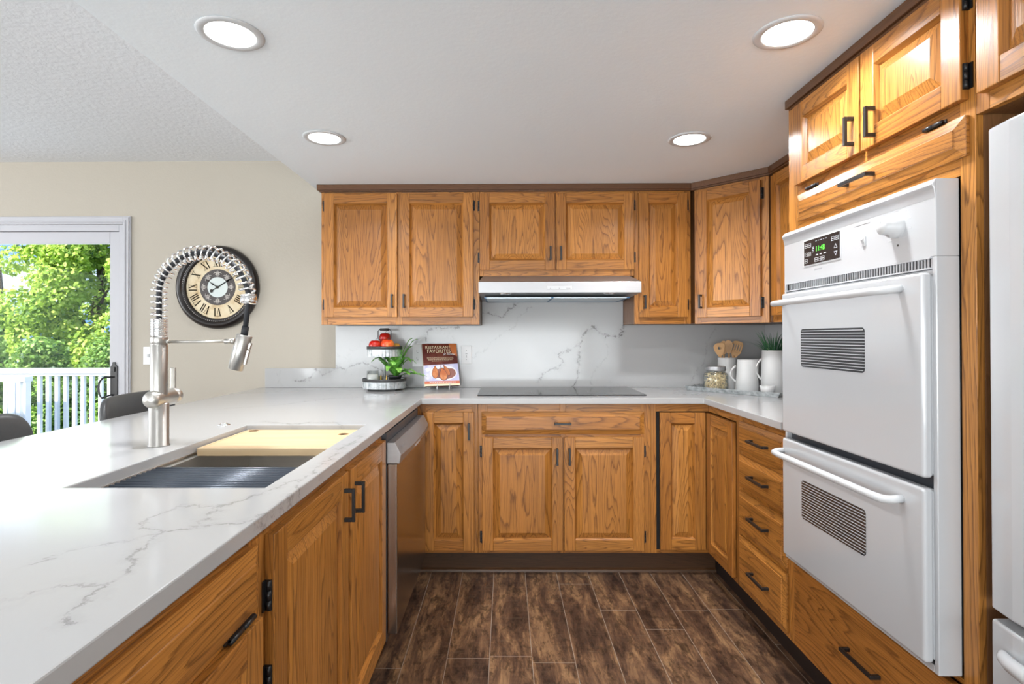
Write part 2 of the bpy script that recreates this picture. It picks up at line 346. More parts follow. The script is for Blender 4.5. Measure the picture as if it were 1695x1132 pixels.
# ---------------------------------------------------------------- mesh builder
class MB:
    def __init__(s): s.v = []; s.f = []; s.m = []; s.g = []; s.X = Matrix.Identity(4); s.sm = []; s.lr = {}
    def add(s, vs, fs, mat=0, grain='z', smooth=False):
        rn = Vector((random.uniform(-20, 20), random.uniform(-20, 20), random.uniform(-20, 20)))
        b = len(s.v); vs = [Vector(v) for v in vs]
        s.v += [tuple(s.X @ v) for v in vs]
        for f in fs:
            s.f.append([b + i for i in f]); s.m.append(mat); s.sm.append(smooth)
            for i in f:
                p = vs[i]
                q = (p.z, p.x, p.y) if grain == 'z' else ((p.x, p.z, p.y) if grain == 'x' else (p.y, p.z, p.x))
                s.g.append((q[0] + rn.x, q[1] + rn.y, q[2] + rn.z))
        return s
    def box(s, x0, x1, y0, y1, z0, z1, mat=0, grain='z'):
        x0, x1 = sorted((x0, x1)); y0, y1 = sorted((y0, y1)); z0, z1 = sorted((z0, z1))
        v = [(x0, y0, z0), (x1, y0, z0), (x1, y1, z0), (x0, y1, z0), (x0, y0, z1), (x1, y0, z1), (x1, y1, z1), (x0, y1, z1)]
        return s.add(v, [(0, 3, 2, 1), (4, 5, 6, 7), (0, 1, 5, 4), (1, 2, 6, 5), (2, 3, 7, 6), (3, 0, 4, 7)], mat, grain)
    def frustum(s, x0, x1, z0, z1, yb, yf, ins, mat=0, grain='z', back=True):
        # rectangle at depth yb, smaller raised rectangle at yf (yf nearer the viewer)
        a = [(x0, yb, z0), (x1, yb, z0), (x1, yb, z1), (x0, yb, z1)]
        c = [(x0 + ins, yf, z0 + ins), (x1 - ins, yf, z0 + ins), (x1 - ins, yf, z1 - ins), (x0 + ins, yf, z1 - ins)]
        fs = [(4, 5, 6, 7), (0, 1, 5, 4), (1, 2, 6, 5), (2, 3, 7, 6), (3, 0, 4, 7)]
        if back: fs.append((3, 2, 1, 0))
        return s.add(a + c, fs, mat, grain)
    def prism(s, poly, axis, a, b, mat=0, grain='z', smooth=False):
        # poly in the two other axes (in order), extruded along axis
        n = len(poly)
        def P(p, t): return {'x': (t, p[0], p[1]), 'y': (p[0], t, p[1]), 'z': (p[0], p[1], t)}[axis]
        vs = [P(p, a) for p in poly] + [P(p, b) for p in poly]
        fs = [list(range(n))[::-1], list(range(n, 2 * n))] + [(i, (i + 1) % n, n + (i + 1) % n, n + i) for i in range(n)]
        ar = sum(poly[i][0] * poly[(i + 1) % n][1] - poly[(i + 1) % n][0] * poly[i][1] for i in range(n))
        flip = (ar < 0) != (b < a) if axis != 'y' else (ar > 0) != (b < a)
        if flip: fs = [list(f)[::-1] for f in fs]
        return s.add(vs, fs, mat, grain, smooth)
    def lathe(s, prof, c=(0, 0, 0), seg=32, mat=0, axis='z', smooth=True, ang=None):
        n = len(prof); vs = []; fs = []
        for k in range(seg):
            t = 2 * PI * k / seg
            for r, h in prof:
                p = (r * math.cos(t), r * math.sin(t), h)
                if axis == 'y': p = (p[0], h, -p[1])
                if axis == 'x': p = (h, p[0], p[1])
                vs.append((p[0] + c[0], p[1] + c[1], p[2] + c[2]))
        for k in range(seg):
            k2 = (k + 1) % seg
            for i in range(n - 1):
                a, b2, d, e = k * n + i, k2 * n + i, k2 * n + i + 1, k * n + i + 1
                fs.append((a, b2, d, e))
        return s.add(vs, fs, mat, 'z', smooth)
    def tube(s, pts, r, seg=8, mat=0, closed=False, smooth=True, caps=True, grain='z'):
        pts = [Vector(p) for p in pts]; n = len(pts); rs = r if isinstance(r, (list, tuple)) else [r] * n
        tang = []
        for i in range(n):
            a = pts[(i - 1) % n] if (closed or i > 0) else pts[i]; b = pts[(i + 1) % n] if (closed or i < n - 1) else pts[i]
            tang.append((b - a).normalized())
        up = Vector((0, 0, 1)) if abs(tang[0].z) < .9 else Vector((1, 0, 0))
        u = tang[0].cross(up).normalized(); vs = []; fs = []
        for i in range(n):
            u = (u - tang[i] * u.dot(tang[i])).normalized(); w = tang[i].cross(u)
            for k in range(seg):
                t = 2 * PI * k / seg; vs.append(tuple(pts[i] + (u * math.cos(t) + w * math.sin(t)) * rs[i]))
        for i in range(n if closed else n - 1):
            j = (i + 1) % n
            for k in range(seg):
                k2 = (k + 1) % seg; fs.append((i * seg + k, i * seg + k2, j * seg + k2, j * seg + k))
        if not closed and caps:
            fs.append(list(range(seg))[::-1]); fs.append([(n - 1) * seg + k for k in range(seg)])
        return s.add(vs, fs, mat, grain, smooth)
    def ball(s, c, r, mat=0, seg=14, ring=9, sc=(1, 1, 1)):
        prof = [(r * math.sin(PI * i / ring) * sc[0], -r * math.cos(PI * i / ring) * sc[2]) for i in range(ring + 1)]
        return s.lathe(prof, c, seg, mat)
    def cells(s, xs, ys, inside, z0, z1, mat=0, plane='xy', grain='x'):
        # watertight slab from a grid of cells; plane 'xy' slab thick in z, 'xz' wall thick in y
        ver = {}; vs = []; fs = []
        def V(i, j, t):
            k = (i, j, t)
            if k not in ver:
                ver[k] = len(vs); z = z1 if t else z0
                vs.append((xs[i], ys[j], z) if plane == 'xy' else ((xs[i], z, ys[j]) if plane == 'xz' else (z, xs[i], ys[j])))
            return ver[k]
        nx, ny = len(xs) - 1, len(ys) - 1
        ins = lambda i, j: 0 <= i < nx and 0 <= j < ny and inside((xs[i] + xs[i + 1]) / 2, (ys[j] + ys[j + 1]) / 2)
        for i in range(nx):
            for j in range(ny):
                if not ins(i, j): continue
                fs.append([V(i, j, 1), V(i + 1, j, 1), V(i + 1, j + 1, 1), V(i, j + 1, 1)])
                fs.append([V(i, j, 0), V(i, j + 1, 0), V(i + 1, j + 1, 0), V(i + 1, j, 0)])
                if not ins(i - 1, j): fs.append([V(i, j, 0), V(i, j, 1), V(i, j + 1, 1), V(i, j + 1, 0)])
                if not ins(i + 1, j): fs.append([V(i + 1, j, 0), V(i + 1, j + 1, 0), V(i + 1, j + 1, 1), V(i + 1, j, 1)])
                if not ins(i, j - 1): fs.append([V(i, j, 0), V(i + 1, j, 0), V(i + 1, j, 1), V(i, j, 1)])
                if not ins(i, j + 1): fs.append([V(i, j + 1, 0), V(i, j + 1, 1), V(i + 1, j + 1, 1), V(i + 1, j + 1, 0)])
        if plane == 'xz': fs = [f[::-1] for f in fs]
        return s.add(vs, fs, mat, grain)
    def text(s, body, size, T, mat=0, align='CENTER', xscale=1.0, shear=0):
        cu = bpy.data.curves.new('t', 'FONT'); cu.body = body; cu.size = size; cu.align_x = align; cu.align_y = 'CENTER'; cu.resolution_u = 3; cu.shear = shear
        ob = bpy.data.objects.new('t', cu); me = ob.to_mesh()
        vs = [tuple(T @ Vector((v.co.x * xscale, v.co.y, v.co.z))) for v in me.vertices]; fs = [list(p.vertices) for p in me.polygons]
        ob.to_mesh_clear(); bpy.data.objects.remove(ob); bpy.data.curves.remove(cu)
        return s.add(vs, fs, mat)
    def build(s, name, mats, parent=None, origin=None, bevel=0, seg=2, angle=40, sub=0):
        if not isinstance(mats, (list, tuple)): mats = [mats]
        if parent is not None: o0 = Vector(ORG[parent.name])
        elif origin is not None: o0 = Vector(origin)
        else:
            a = np.array(s.v); o0 = Vector(((a[:, 0].min() + a[:, 0].max()) / 2, (a[:, 1].min() + a[:, 1].max()) / 2, a[:, 2].min()))
        me = bpy.data.meshes.new(name)
        me.from_pydata([(v[0] - o0.x, v[1] - o0.y, v[2] - o0.z) for v in s.v], [], s.f)
        me.polygons.foreach_set('material_index', s.m); me.polygons.foreach_set('use_smooth', s.sm)
        at = me.attributes.new('gc', 'FLOAT_VECTOR', 'CORNER'); at.data.foreach_set('vector', np.array(s.g, dtype=np.float32).ravel())
        for m in mats: me.materials.append(m)
        me.update()
        ob = bpy.data.objects.new(name, me); COL.objects.link(ob)
        if parent is not None: ob.parent = parent
        else: ob.location = o0
        ORG[ob.name] = tuple(o0)
        if bevel:
            md = ob.modifiers.new('bevel', 'BEVEL'); md.width = bevel; md.segments = seg; md.limit_method = 'ANGLE'; md.angle_limit = math.radians(angle)
            md.harden_normals = False
        if sub:
            md = ob.modifiers.new('sub', 'SUBSURF'); md.levels = sub; md.render_levels = sub
        return ob
ORG = {}
def tag(o, label=None, cat=None, group=None, kind=None):
    if label: o['label'] = label
    if cat: o['category'] = cat
    if group: o['group'] = group
    if kind: o['kind'] = kind
    return o
def thing(name, label, cat, loc, group=None):
    o = bpy.data.objects.new(name, None); o.empty_display_size = .1; COL.objects.link(o); o.location = loc
    ORG[o.name] = tuple(loc); return tag(o, label, cat, group)
def copy_tree(o, loc, parent=None):
    c = o.copy(); COL.objects.link(c)
    if parent: c.parent = parent
    else: c.location = loc
    for ch in list(o.children): copy_tree(ch, None, c)
    return c
def struct(name, mb, mats, bevel=0, **k):
    o = mb.build(name, mats, bevel=bevel, **k); o['kind'] = 'structure'; return o

def RZ(deg, x, y, z=0): return Matrix.Translation((x, y, z)) @ Matrix.Rotation(math.radians(deg), 4, 'Z')

# key planes (metres)
YW = 3.553; XRW = 1.69; ZC = 2.178; ZD = 2.43; CT = .951; CB = .920
FB, DB = 2.937, 2.917          # back base run: face frame plane, door plane
FR, DR = 1.085, 1.065          # right run
FL, DL = -.480, -.460          # left run
FU, DU = 3.234, 3.214          # back uppers
XUR = 1.40                     # right wall uppers' door plane

# ---------------------------------------------------------------- room shell
def room():
    struct('floor', MB().box(-6, 3, -5.1, YW + .15, -.08, 0), M['floor'])
    # back wall with the slider opening
    xs = [-6, -4.6, -2.50, 3]; zs = [0, 2.018, 2.62]
    struct('wall_back', MB().cells(xs, zs, lambda x, z: not (-4.6 < x < -2.5 and z < 2.018), YW, YW + .15, plane='xz'), M['beige'])
    struct('wall_right', MB().box(XRW, XRW + .12, -5.1, YW, 0, 2.62), M['beige'])
    struct('wall_left', MB().box(-6.12, -6, -5.1, YW + .15, 0, 2.62), M['beige'])
    struct('wall_rear', MB().box(-6.12, XRW + .12, -5.22, -5.1, 0, 2.62), M['beige'])
    struct('ceiling', MB().box(-6, -1.15, -5.1, YW, ZD, ZD + .12), M['ceiling_tex'])
    struct('ceiling', MB().box(-1.15, XRW, -5.1, YW, ZC, ZD + .12), M['ceiling'])
    b = MB()                                                            # toe boards under the base cabinets
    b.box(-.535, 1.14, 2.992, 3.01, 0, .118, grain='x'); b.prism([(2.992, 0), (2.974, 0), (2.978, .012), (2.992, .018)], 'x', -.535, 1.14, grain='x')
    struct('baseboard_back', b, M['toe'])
    b = MB(); b.box(1.14, 1.158, .3, 2.99, 0, .118, grain='y'); struct('baseboard_right', b, M['toe_shade'])
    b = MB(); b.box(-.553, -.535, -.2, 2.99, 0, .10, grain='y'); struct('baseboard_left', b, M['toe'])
    # slider casing
    b = MB()
    for (o, w, t) in ((0, .052, .012), (.008, .036, .020), (.014, .012, .026)):
        b.box(-2.498 + o, -2.498 + o + w - 0, YW - t, YW, 0, 2.018 + o + w); b.box(-4.60 - o - w, -4.60 - o, YW - t, YW, 0, 2.018 + o + w)
        b.box(-4.60 - o, -2.498 + o, YW - t, YW, 2.018 + o, 2.018 + o + w)
    struct('trim_1', b, M['trimw'], bevel=.002)
    # slider door: frame, moving sash, glass, handle
    t = thing('door_1', None, None, (-3.55, YW + .06, 0)); t['kind'] = 'structure'
    b = MB(); b.box(-2.530, -2.5, YW, YW + .12, 0, 2.018); b.box(-4.60, -4.57, YW, YW + .12, 0, 2.018); b.box(-4.57, -2.53, YW, YW + .12, 1.976, 2.018); b.box(-4.57, -2.53, YW, YW + .12, 0, .03)
    b.build('door_frame', M['trimw'], t, bevel=.002)
    b = MB(); y0, y1 = YW + .012, YW + .052
    b.box(-2.598, -2.532, y0, y1, .032, 1.974); b.box(-3.62, -3.56, y0, y1, .032, 1.974); b.box(-3.56, -2.598, y0, y1, 1.897, 1.974); b.box(-3.56, -2.598, y0, y1, .032, .13)
    b.build('sash', M['trimw'], t, bevel=.003)
    b = MB(); y0, y1 = YW + .066, YW + .104
    b.box(-3.58, -3.52, y0, y1, .032, 1.974); b.box(-4.57, -4.50, y0, y1, .032, 1.974); b.box(-4.50, -3.58, y0, y1, 1.897, 1.974); b.box(-4.50, -3.58, y0, y1, .032, .13)
    b.build('sash', M['trimw'], t, bevel=.003)
    MB().box(-3.56, -2.598, YW + .028, YW + .034, .13, 1.897).build('glass_pane', M['pane'], t)
    MB().box(-4.50, -3.58, YW + .082, YW + .088, .13, 1.897).build('glass_pane', M['pane'], t)
    b = MB(); X0, X1 = -2.588, -2.543; zt, zb = 1.118, .888; yf = YW + .004
    b.prism([(X0, zb + .02), (X0 + .012, zb), (X1 - .012, zb), (X1, zb + .02), (X1, zt - .03), (X1 - .012, zt - .018), (X1 - .014, zt), (X0 + .014, zt), (X0 + .012, zt - .018), (X0, zt - .03)], 'y', yf, yf + .008)
    b.box(-2.574, -2.557, yf - .006, yf, 1.055, 1.085)
    pts = [(-2.563, yf, 1.02)] + [(-2.60 - .028 * math.sin(a) + .0, yf - .045 * math.sin(min(a * 1.2, PI / 2)) - .004, .965 + .062 * math.cos(a) - .02 * (a / PI)) for a in [x * PI / 10 for x in range(1, 10)]] + [(-2.575, yf - .01, .905), (-2.568, yf, .895)]
    b.tube(pts, .006, 8)
    b.build('door_handle', M['black'], t, bevel=.001)
room()

# ---------------------------------------------------------------- lights in the ceiling
def can(x, y, label):
    t = thing('recessed_light', label, 'ceiling light', (x, y, ZC), 'recessed ceiling lights over the kitchen')
    b = MB(); b.lathe([(.070, -.004), (.074, -.006), (.088, -.006), (.094, -.0025), (.094, -.0005), (.070, -.0005), (.070, -.004)], (x, y, ZC), 48); b.build('trim_ring', M['white_plastic'], t)
    b = MB(); b.lathe([(0, -.003), (.070, -.003), (.070, -.0008), (0, -.0008)], (x, y, ZC), 40); b.build('diffuser', M['lamp'], t)
    area('can_or_fill_light', (x, y, ZC - .012), (0, 0, 0), .13, .13, 7.0, (.97, .985, 1), 'DISK', 150)
can(-.813, 1.607, 'round recessed ceiling light nearest above the sink faucet, left front')
can(.836, 1.619, 'round recessed ceiling light nearest the oven cabinet, right front')
can(-.816, 2.453, 'round recessed ceiling light at left back by the left wall cabinet')
can(.839, 2.490, 'round recessed ceiling light at right back before the corner cabinet')
for x, yy in ((-.82, .2), (.83, .2), (-.82, -1.6), (.83, -1.6)):  # further downlights out of view, added to lift the room's light
    fill_l = area('can_or_fill_light', (x, yy, ZC - .012), (0, 0, 0), .13, .13, 3.0, (.97, .985, 1), 'DISK', 150)

# ---------------------------------------------------------------- cabinet joinery
def raised_door(X, x0, x1, z0, z1, parent, st=.058, name='door', t=.020, mat='oak'):
    b = MB(); b.X = X; e = .0
    for (a, c) in ((x0, x0 + st), (x1 - st, x1)): b.box(a, c, 0, t, z0, z1, grain='z')
    for (a, c) in ((z0, z0 + st), (z1 - st, z1)): b.box(x0 + st, x1 - st, .0004, t, a, c, grain='x')
    i0, i1, j0, j1 = x0 + st, x1 - st, z0 + st, z1 - st
    w = .009                                                             # sloped sticking inside the frame
    for (p, g) in (([(i0, .0015, j0), (i0 + w, .0145, j0 + w), (i0 + w, .0145, j1 - w), (i0, .0015, j1)], 'z'), ([(i1, .0015, j1), (i1 - w, .0145, j1 - w), (i1 - w, .0145, j0 + w), (i1, .0015, j0)], 'z'),
                   ([(i0, .0015, j1), (i0 + w, .0145, j1 - w), (i1 - w, .0145, j1 - w), (i1, .0015, j1)], 'x'), ([(i1, .0015, j0), (i1 - w, .0145, j0 + w), (i0 + w, .0145, j0 + w), (i0, .0015, j0)], 'x')):
        b.add(p, [(0, 1, 2, 3)], 0, g)
    b.frustum(i0 + w * .7, i1 - w * .7, j0 + w * .7, j1 - w * .7, .0155, .003, .031, grain='z')
    return b.build(name, M[mat], parent, bevel=.0022, seg=2, angle=50)
def slab_front(X, x0, x1, z0, z1, parent, name='drawer', ins=.026, grain='x'):
    b = MB(); b.X = X
    b.box(x0, x1, .010, .020, z0, z1, grain=grain); b.frustum(x0 + .0, x1 - .0, z0 + .0, z1 - .0, .010, .003, ins * .85, grain=grain, back=False)
    b.frustum(x0 + ins * .85, x1 - ins * .85, z0 + ins * .85, z1 - ins * .85, .0032, .0, .0012, grain=grain, back=False)
    return b.build(name, M['oak'], parent, bevel=.002)
def pull(X, cx, cz, parent, L=.096, vert=True, out=.030, name='handle'):
    b = MB(); b.X = X; w = .0055; h = L / 2
    if vert:
        b.box(cx - w, cx + w, -out, -out + .009, cz - h, cz + h)
        for s in (-1, 1): b.box(cx - w, cx + w, -out + .009, .0005, cz + s * (h - .0055) - .0055, cz + s * (h - .0055) + .0055)
    else:
        b.box(cx - h, cx + h, -out, -out + .009, cz - w, cz + w)
        for s in (-1, 1): b.box(cx + s * (h - .0055) - .0055, cx + s * (h - .0055) + .0055, -out + .009, .0005, cz - w, cz + w)
    return b.build(name, M['black'], parent, bevel=.0012)
def hinge(X, x, z, parent, side=1, L=.060, horiz=False, w=.013):
    # leaf on the face frame plus the knuckle beside the door edge; x = door edge, side=+1 leaf to the right
    b = MB(); b.X = X
    if not horiz:
        b.box(x + side * .001, x + side * w, .0165, .0198, z - L / 2, z + L / 2)
        for k in range(3):
            a = z - L / 2 + k * L / 3; b.lathe([(0, a + .001), (.0048, a + .001), (.0048, a + L / 3 - .001), (0, a + L / 3 - .001)], (x + side * .004, .010, 0), 10)
        b.box(x + side * .0005, x + side * .0035, .004, .018, z - L / 2, z + L / 2)
    else:
        b.box(x - L / 2, x + L / 2, .0165, .0198, z, z + side * w)
        b.tube([(x - L / 2, .008, z + side * .006), (x - .002, .008, z + side * .006)], .005, 10); b.tube([(x + .002, .008, z + side * .006), (x + L / 2, .008, z + side * .006)], .005, 10)
        b.box(x - L / 2, x + L / 2, .006, .018, z + side * .001, z + side * .005)
    return b.build('hinge', M['black'], parent)
def frame(b, X, x0, x1, z0, z1, stiles, rails, th=.018):
    # stiles: list of (xa, xb); rails: list of (xa, xb, za, zb); face plane at local y=.020
    b.X = X
    for a, c in stiles: b.box(a, c, .020, .020 + th, z0, z1, grain='z')
    for a, c, za, zb in rails: b.box(a, c, .0203, .020 + th, za, zb, grain='x')
    return b

XB = RZ(0, 0, DU)               # upper back doors
def upper(name, label, x0, x1, z0, doors, sts, hood=False):
    t = thing(name, label, 'cabinet', ((x0 + x1) / 2, 3.4, z0))
    b = MB(); b.box(x0 + .0005, x1 - .0005, FU + .018, YW - .001, z0 + .002, ZC - .003, mat=1)
    zt = 2.128
    frame(b, XB, x0 + .0005, x1 - .0005, z0, ZC - .003, sts, [(sts[i][1], sts[i + 1][0], z0, doors[0][2] + .006) for i in range(len(sts) - 1)] + [(sts[i][1], sts[i + 1][0], zt - .012, ZC - .003) for i in range(len(sts) - 1)])
    b.build('cabinet_body', [M['oak'], M['oak_side']], t, bevel=.0012)
    for (a, c, za, zb, hs, hx, hz) in doors:
        d = raised_door(XB, a, c, za, zb, t)
        for z in ((zb - .070, za + .075)): hinge(XB, a if hs < 0 else c, z, d, hs)
        if hx is not None: pull(XB, hx, hz, d, .080)
    return t
upper('wall_cabinet', 'tall two-door honey oak wall cabinet left of the range hood', -1.094, -.1545, 1.352,
      [(-1.072, -.640, 1.396, 2.126, -1, -.668, 1.490), (-.624, -.192, 1.396, 2.126, 1, -.597, 1.490)], [(-1.0935, -1.055), (-.649, -.615), (-.205, -.155)])
upper('wall_cabinet', 'short two-door honey oak wall cabinet directly above the range hood', -.1535, .7595, 1.637,
      [(-.152, .291, 1.672, 2.124, -1, .264, 1.768), (.300, .757, 1.672, 2.124, 1, .325, 1.768)], [(-.153, -.130), (.28, .312), (.735, .759)])
upper('wall_cabinet', 'narrow one-door honey oak wall cabinet right of the range hood', .7605, 1.0950, 1.352,
      [(.786, 1.070, 1.392, 2.124, 1, .815, 1.480)], [(.761, .800), (1.058, 1.0945)])
# diagonal corner cabinet and the one on the right wall
XD = RZ(-45, 1.0958, 3.214)
def corner_upper():
    t = thing('wall_cabinet', 'diagonal one-door honey oak wall cabinet in the right corner', 'cabinet', (1.4, 3.3, 1.352))
    b = MB(); s2 = math.sqrt(.5); L = .430
    P = lambda l, d: (1.0958 + l * s2 + d * s2, 3.214 - l * s2 + d * s2)
    b.prism([P(-.002, .038), P(L + .002, .038), (XRW - .001, 2.925), (XRW - .001, YW - .001), (1.0965, YW - .001)], 'z', 1.354, ZC - .003, mat=1)
    frame(b, XD, 0, L, 1.352, ZC - .003, [(.006, .045), (.375, .424)], [(.045, .375, 1.352, 1.400), (.045, .375, 2.112, ZC - .003)])
    b.build('cabinet_body', [M['oak'], M['oak_side']], t, bevel=.0012)
    d = raised_door(XD, .030, .386, 1.387, 2.122, t)
    for z in (2.05, 1.46): hinge(XD, .386, z, d, 1)
    pull(XD, .055, 1.480, d, .080)
    XQ = RZ(-90, XUR, 2.91)
    t = thing('wall_cabinet', 'right-wall honey oak cabinet squeezed between corner cabinet and oven tower', 'cabinet', (1.55, 2.5, 1.352))
    b = MB(); b.box(XUR + .038, XRW - .001, 2.098, 2.9, 1.354, ZC - .003, mat=1)
    frame(b, XQ, 0, .81, 1.352, ZC - .003, [(.004, .040), (.76, .81)], [(.04, .76, 1.352, 1.4), (.04, .76, 2.112, ZC - .003)])
    b.build('cabinet_body', [M['oak'], M['oak_side']], t, bevel=.0012)
    d = raised_door(XQ, .022, .40, 1.387, 2.122, t); d2 = raised_door(XQ, .41, .79, 1.387, 2.122, t)
    for z in (2.05, 1.46): hinge(XQ, .022, z, d, -1)
corner_upper()

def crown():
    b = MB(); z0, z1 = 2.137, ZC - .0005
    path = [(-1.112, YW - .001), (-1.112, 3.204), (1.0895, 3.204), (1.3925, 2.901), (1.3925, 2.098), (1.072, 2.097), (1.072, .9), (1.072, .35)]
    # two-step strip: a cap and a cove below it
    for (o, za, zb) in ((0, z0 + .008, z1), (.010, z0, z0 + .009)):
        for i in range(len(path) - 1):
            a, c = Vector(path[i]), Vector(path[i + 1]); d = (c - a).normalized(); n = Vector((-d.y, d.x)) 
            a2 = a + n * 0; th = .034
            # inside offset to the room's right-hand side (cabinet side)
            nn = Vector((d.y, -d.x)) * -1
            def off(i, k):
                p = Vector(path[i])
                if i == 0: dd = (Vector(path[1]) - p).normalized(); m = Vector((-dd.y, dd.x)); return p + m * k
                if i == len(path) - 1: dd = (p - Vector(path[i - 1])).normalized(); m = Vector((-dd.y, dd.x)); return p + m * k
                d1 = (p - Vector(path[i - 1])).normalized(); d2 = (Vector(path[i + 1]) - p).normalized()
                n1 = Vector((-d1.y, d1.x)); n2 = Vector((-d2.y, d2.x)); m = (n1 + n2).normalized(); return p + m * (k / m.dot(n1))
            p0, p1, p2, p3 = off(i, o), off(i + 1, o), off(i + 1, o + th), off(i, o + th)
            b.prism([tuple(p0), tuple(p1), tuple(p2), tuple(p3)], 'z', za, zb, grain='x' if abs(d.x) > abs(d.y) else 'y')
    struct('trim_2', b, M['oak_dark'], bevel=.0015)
crown()

XK = RZ(0, 0, DB); XR_ = RZ(-90, DR, 0); XL_ = RZ(90, DL, 0)
# local x on the right run = -world Y ; on the left run = world Y
def base_corner_left():
    t = thing('base_cabinet', 'narrow one-door oak base cabinet in the left corner beside the dishwasher', 'cabinet', (-.4, 3.1, .12))
    b = MB(); b.box(-1.09, -.1505, 2.955, YW - .001, .12, CB - .001, mat=1); b.box(-1.09, -.498, 2.866, 2.955, .12, CB - .001, mat=1)
    frame(b, XK, 0, 0, .119, CB - .001, [(-.480, -.430), (-.182, -.1505)], [(-.43, -.182, .119, .150), (-.43, -.182, .862, CB - .001)])
    b.X = Matrix.Identity(4); b.box(-.499, FL - .0006, 2.866, 2.937, .119, CB - .001)
    b.build('cabinet_body', [M['oak'], M['oak_side']], t, bevel=.0012)
    d = raised_door(XK, -.443, -.170, .137, .875, t); pull(XK, -.197, .775, d, .088); hinge(XK, -.443, .207, d, -1)
base_corner_left()
def base_cooktop():
    t = thing('base_cabinet', 'wide oak base cabinet with two doors and top panel under the cooktop', 'cabinet', (.3, 3.2, .12))
    b = MB(); b.box(-.1495, .7745, 2.955, YW - .001, .12, CB - .001, mat=1)
    frame(b, XK, 0, 0, .119, CB - .001, [(-.1495, -.10), (.29, .322), (.722, .7745)], [(-.10, .29, .119, .15), (.322, .722, .119, .15), (-.10, .29, .73, .775), (.322, .722, .73, .775), (-.10, .29, .865, CB - .001), (.322, .722, .865, CB - .001)])
    b.build('cabinet_body', [M['oak'], M['oak_side']], t, bevel=.0012)
    d = slab_front(XK, -.130, .739, .757, .877, t, 'drawer'); pull(XK, .302, .816, d, .088, False)
    d = raised_door(XK, -.127, .303, .137, .741, t); pull(XK, .272, .641, d, .088); hinge(XK, -.127, .664, d, -1); hinge(XK, -.127, .207, d, -1)
    d = raised_door(XK, .311, .736, .137, .741, t); pull(XK, .337, .641, d, .088); hinge(XK, .736, .664, d, 1); hinge(XK, .736, .207, d, 1)
base_cooktop()
def base_susan():
    t = thing('base_cabinet', 'corner oak base cabinet with two doors meeting at the inside corner', 'cabinet', (1.2, 3.0, .12))
    b = MB(); b.box(.7755, XRW - .001, 2.955, YW - .001, .12, CB - .001, mat=1); b.box(1.103, XRW - .001, 2.5605, 2.955, .12, CB - .001, mat=1)
    frame(b, XK, 0, 0, .119, CB - .001, [(.7755, .805)], [(.805, 1.085, .119, .139), (.805, 1.085, .876, CB - .001)])
    b.X = Matrix.Identity(4); b.box(.805, .822, 2.9365, 2.95, .139, .876, mat=2)  # dark strip painted as the shade in the gap beside the door
    frame(b, XR_, 0, 0, .119, CB - .001, [(-2.582, -2.5605)], [(-2.937, -2.582, .119, .139), (-2.937, -2.582, .876, CB - .001)])
    b.build('cabinet_body', [M['oak'], M['oak_side'], M['hole']], t, bevel=.001)
    raised_door(XK, .822, 1.064, .142, .872, t); raised_door(XR_, -2.915, -2.585, .142, .872, t)
base_susan()
def base_drawers():
    t = thing('drawer_cabinet', 'oak base cabinet with a stack of four drawers left of the oven tower', 'cabinet', (1.3, 2.3, .12))
    b = MB(); b.box(1.103, XRW - .001, 2.0955, 2.5595, .12, CB - .001, mat=1)
    zz = [(.140, .367), (.386, .572), (.591, .736), (.757, .889)]
    frame(b, XR_, 0, 0, .119, CB - .001, [(-2.5595, -2.515), (-2.13, -2.0955)], [(-2.515, -2.13, .119, .15), (-2.515, -2.13, .36, .395), (-2.515, -2.13, .565, .6), (-2.515, -2.13, .73, .765), (-2.515, -2.13, .88, CB - .001)])
    b.build('cabinet_body', [M['oak'], M['oak_side']], t, bevel=.0012)
    for (a, c), hz in zip(zz, (.252, .488, .667, .824)):
        d = slab_front(XR_, -2.532, -2.108, a, c, t, 'drawer'); pull(XR_, -2.302, hz, d, .150, False)
base_drawers()
def tower():
    t = thing('oven_cabinet', 'tall honey oak tower cabinet housing the white double oven', 'cabinet', (1.38, 1.68, .12))
    y0, y1 = 1.265, 2.0945
    b = MB(); b.box(1.103, XRW - .001, y0, y0 + .02, .0, ZC - .003, mat=1); b.box(1.103, XRW - .001, y1 - .02, y1, .12, ZC - .003, mat=1)
    b.box(1.103, XRW - .001, y0 + .02, y1 - .02, 1.66, ZC - .003, mat=1); b.box(1.103, XRW - .001, y0 + .02, y1 - .02, .12, .462, mat=1); b.box(1.66, XRW - .001, y0 + .02, y1 - .02, .462, 1.66, mat=1)
    frame(b, XR_, 0, 0, .119, ZC - .003, [(-y1, -2.03), (-1.308, -y0)], [(-2.03, -1.308, .119, .150), (-2.03, -1.308, .450, .463), (-2.03, -1.308, 1.66, 1.71), (-2.03, -1.308, 1.79, 1.84), (-2.03, -1.308, 2.115, ZC - .003)])
    b.build('cabinet_body', [M['oak'], M['oak_side']], t, bevel=.0012)
    d = raised_door(XR_, -2.022, -1.650, 1.832, 2.124, t); pull(XR_, -1.676, 1.905, d, .088)
    for z in (2.07, 1.885): hinge(XR_, -2.022, z, d, -1)
    d = raised_door(XR_, -1.642, -1.282, 1.832, 2.124, t); pull(XR_, -1.580, 1.897, d, .088)
    for z in (2.07, 1.885): hinge(XR_, -1.282, z, d, 1)
    d = slab_front(XR_, -2.018, -1.280, 1.700, 1.796, t, 'flap_door', .030); pull(XR_, -1.643, 1.748, d, .130, False)
    for x in (-1.925, -1.375): hinge(XR_, x, 1.798, d, 1, .06, True)
    b = MB(); b.X = XR_; b.box(-2.035, -1.300, .0, .020, .140, .446, grain='x'); d = b.build('drawer', M['oak'], t, bevel=.003); pull(XR_, -1.642, .305, d, .150, False)
tower()
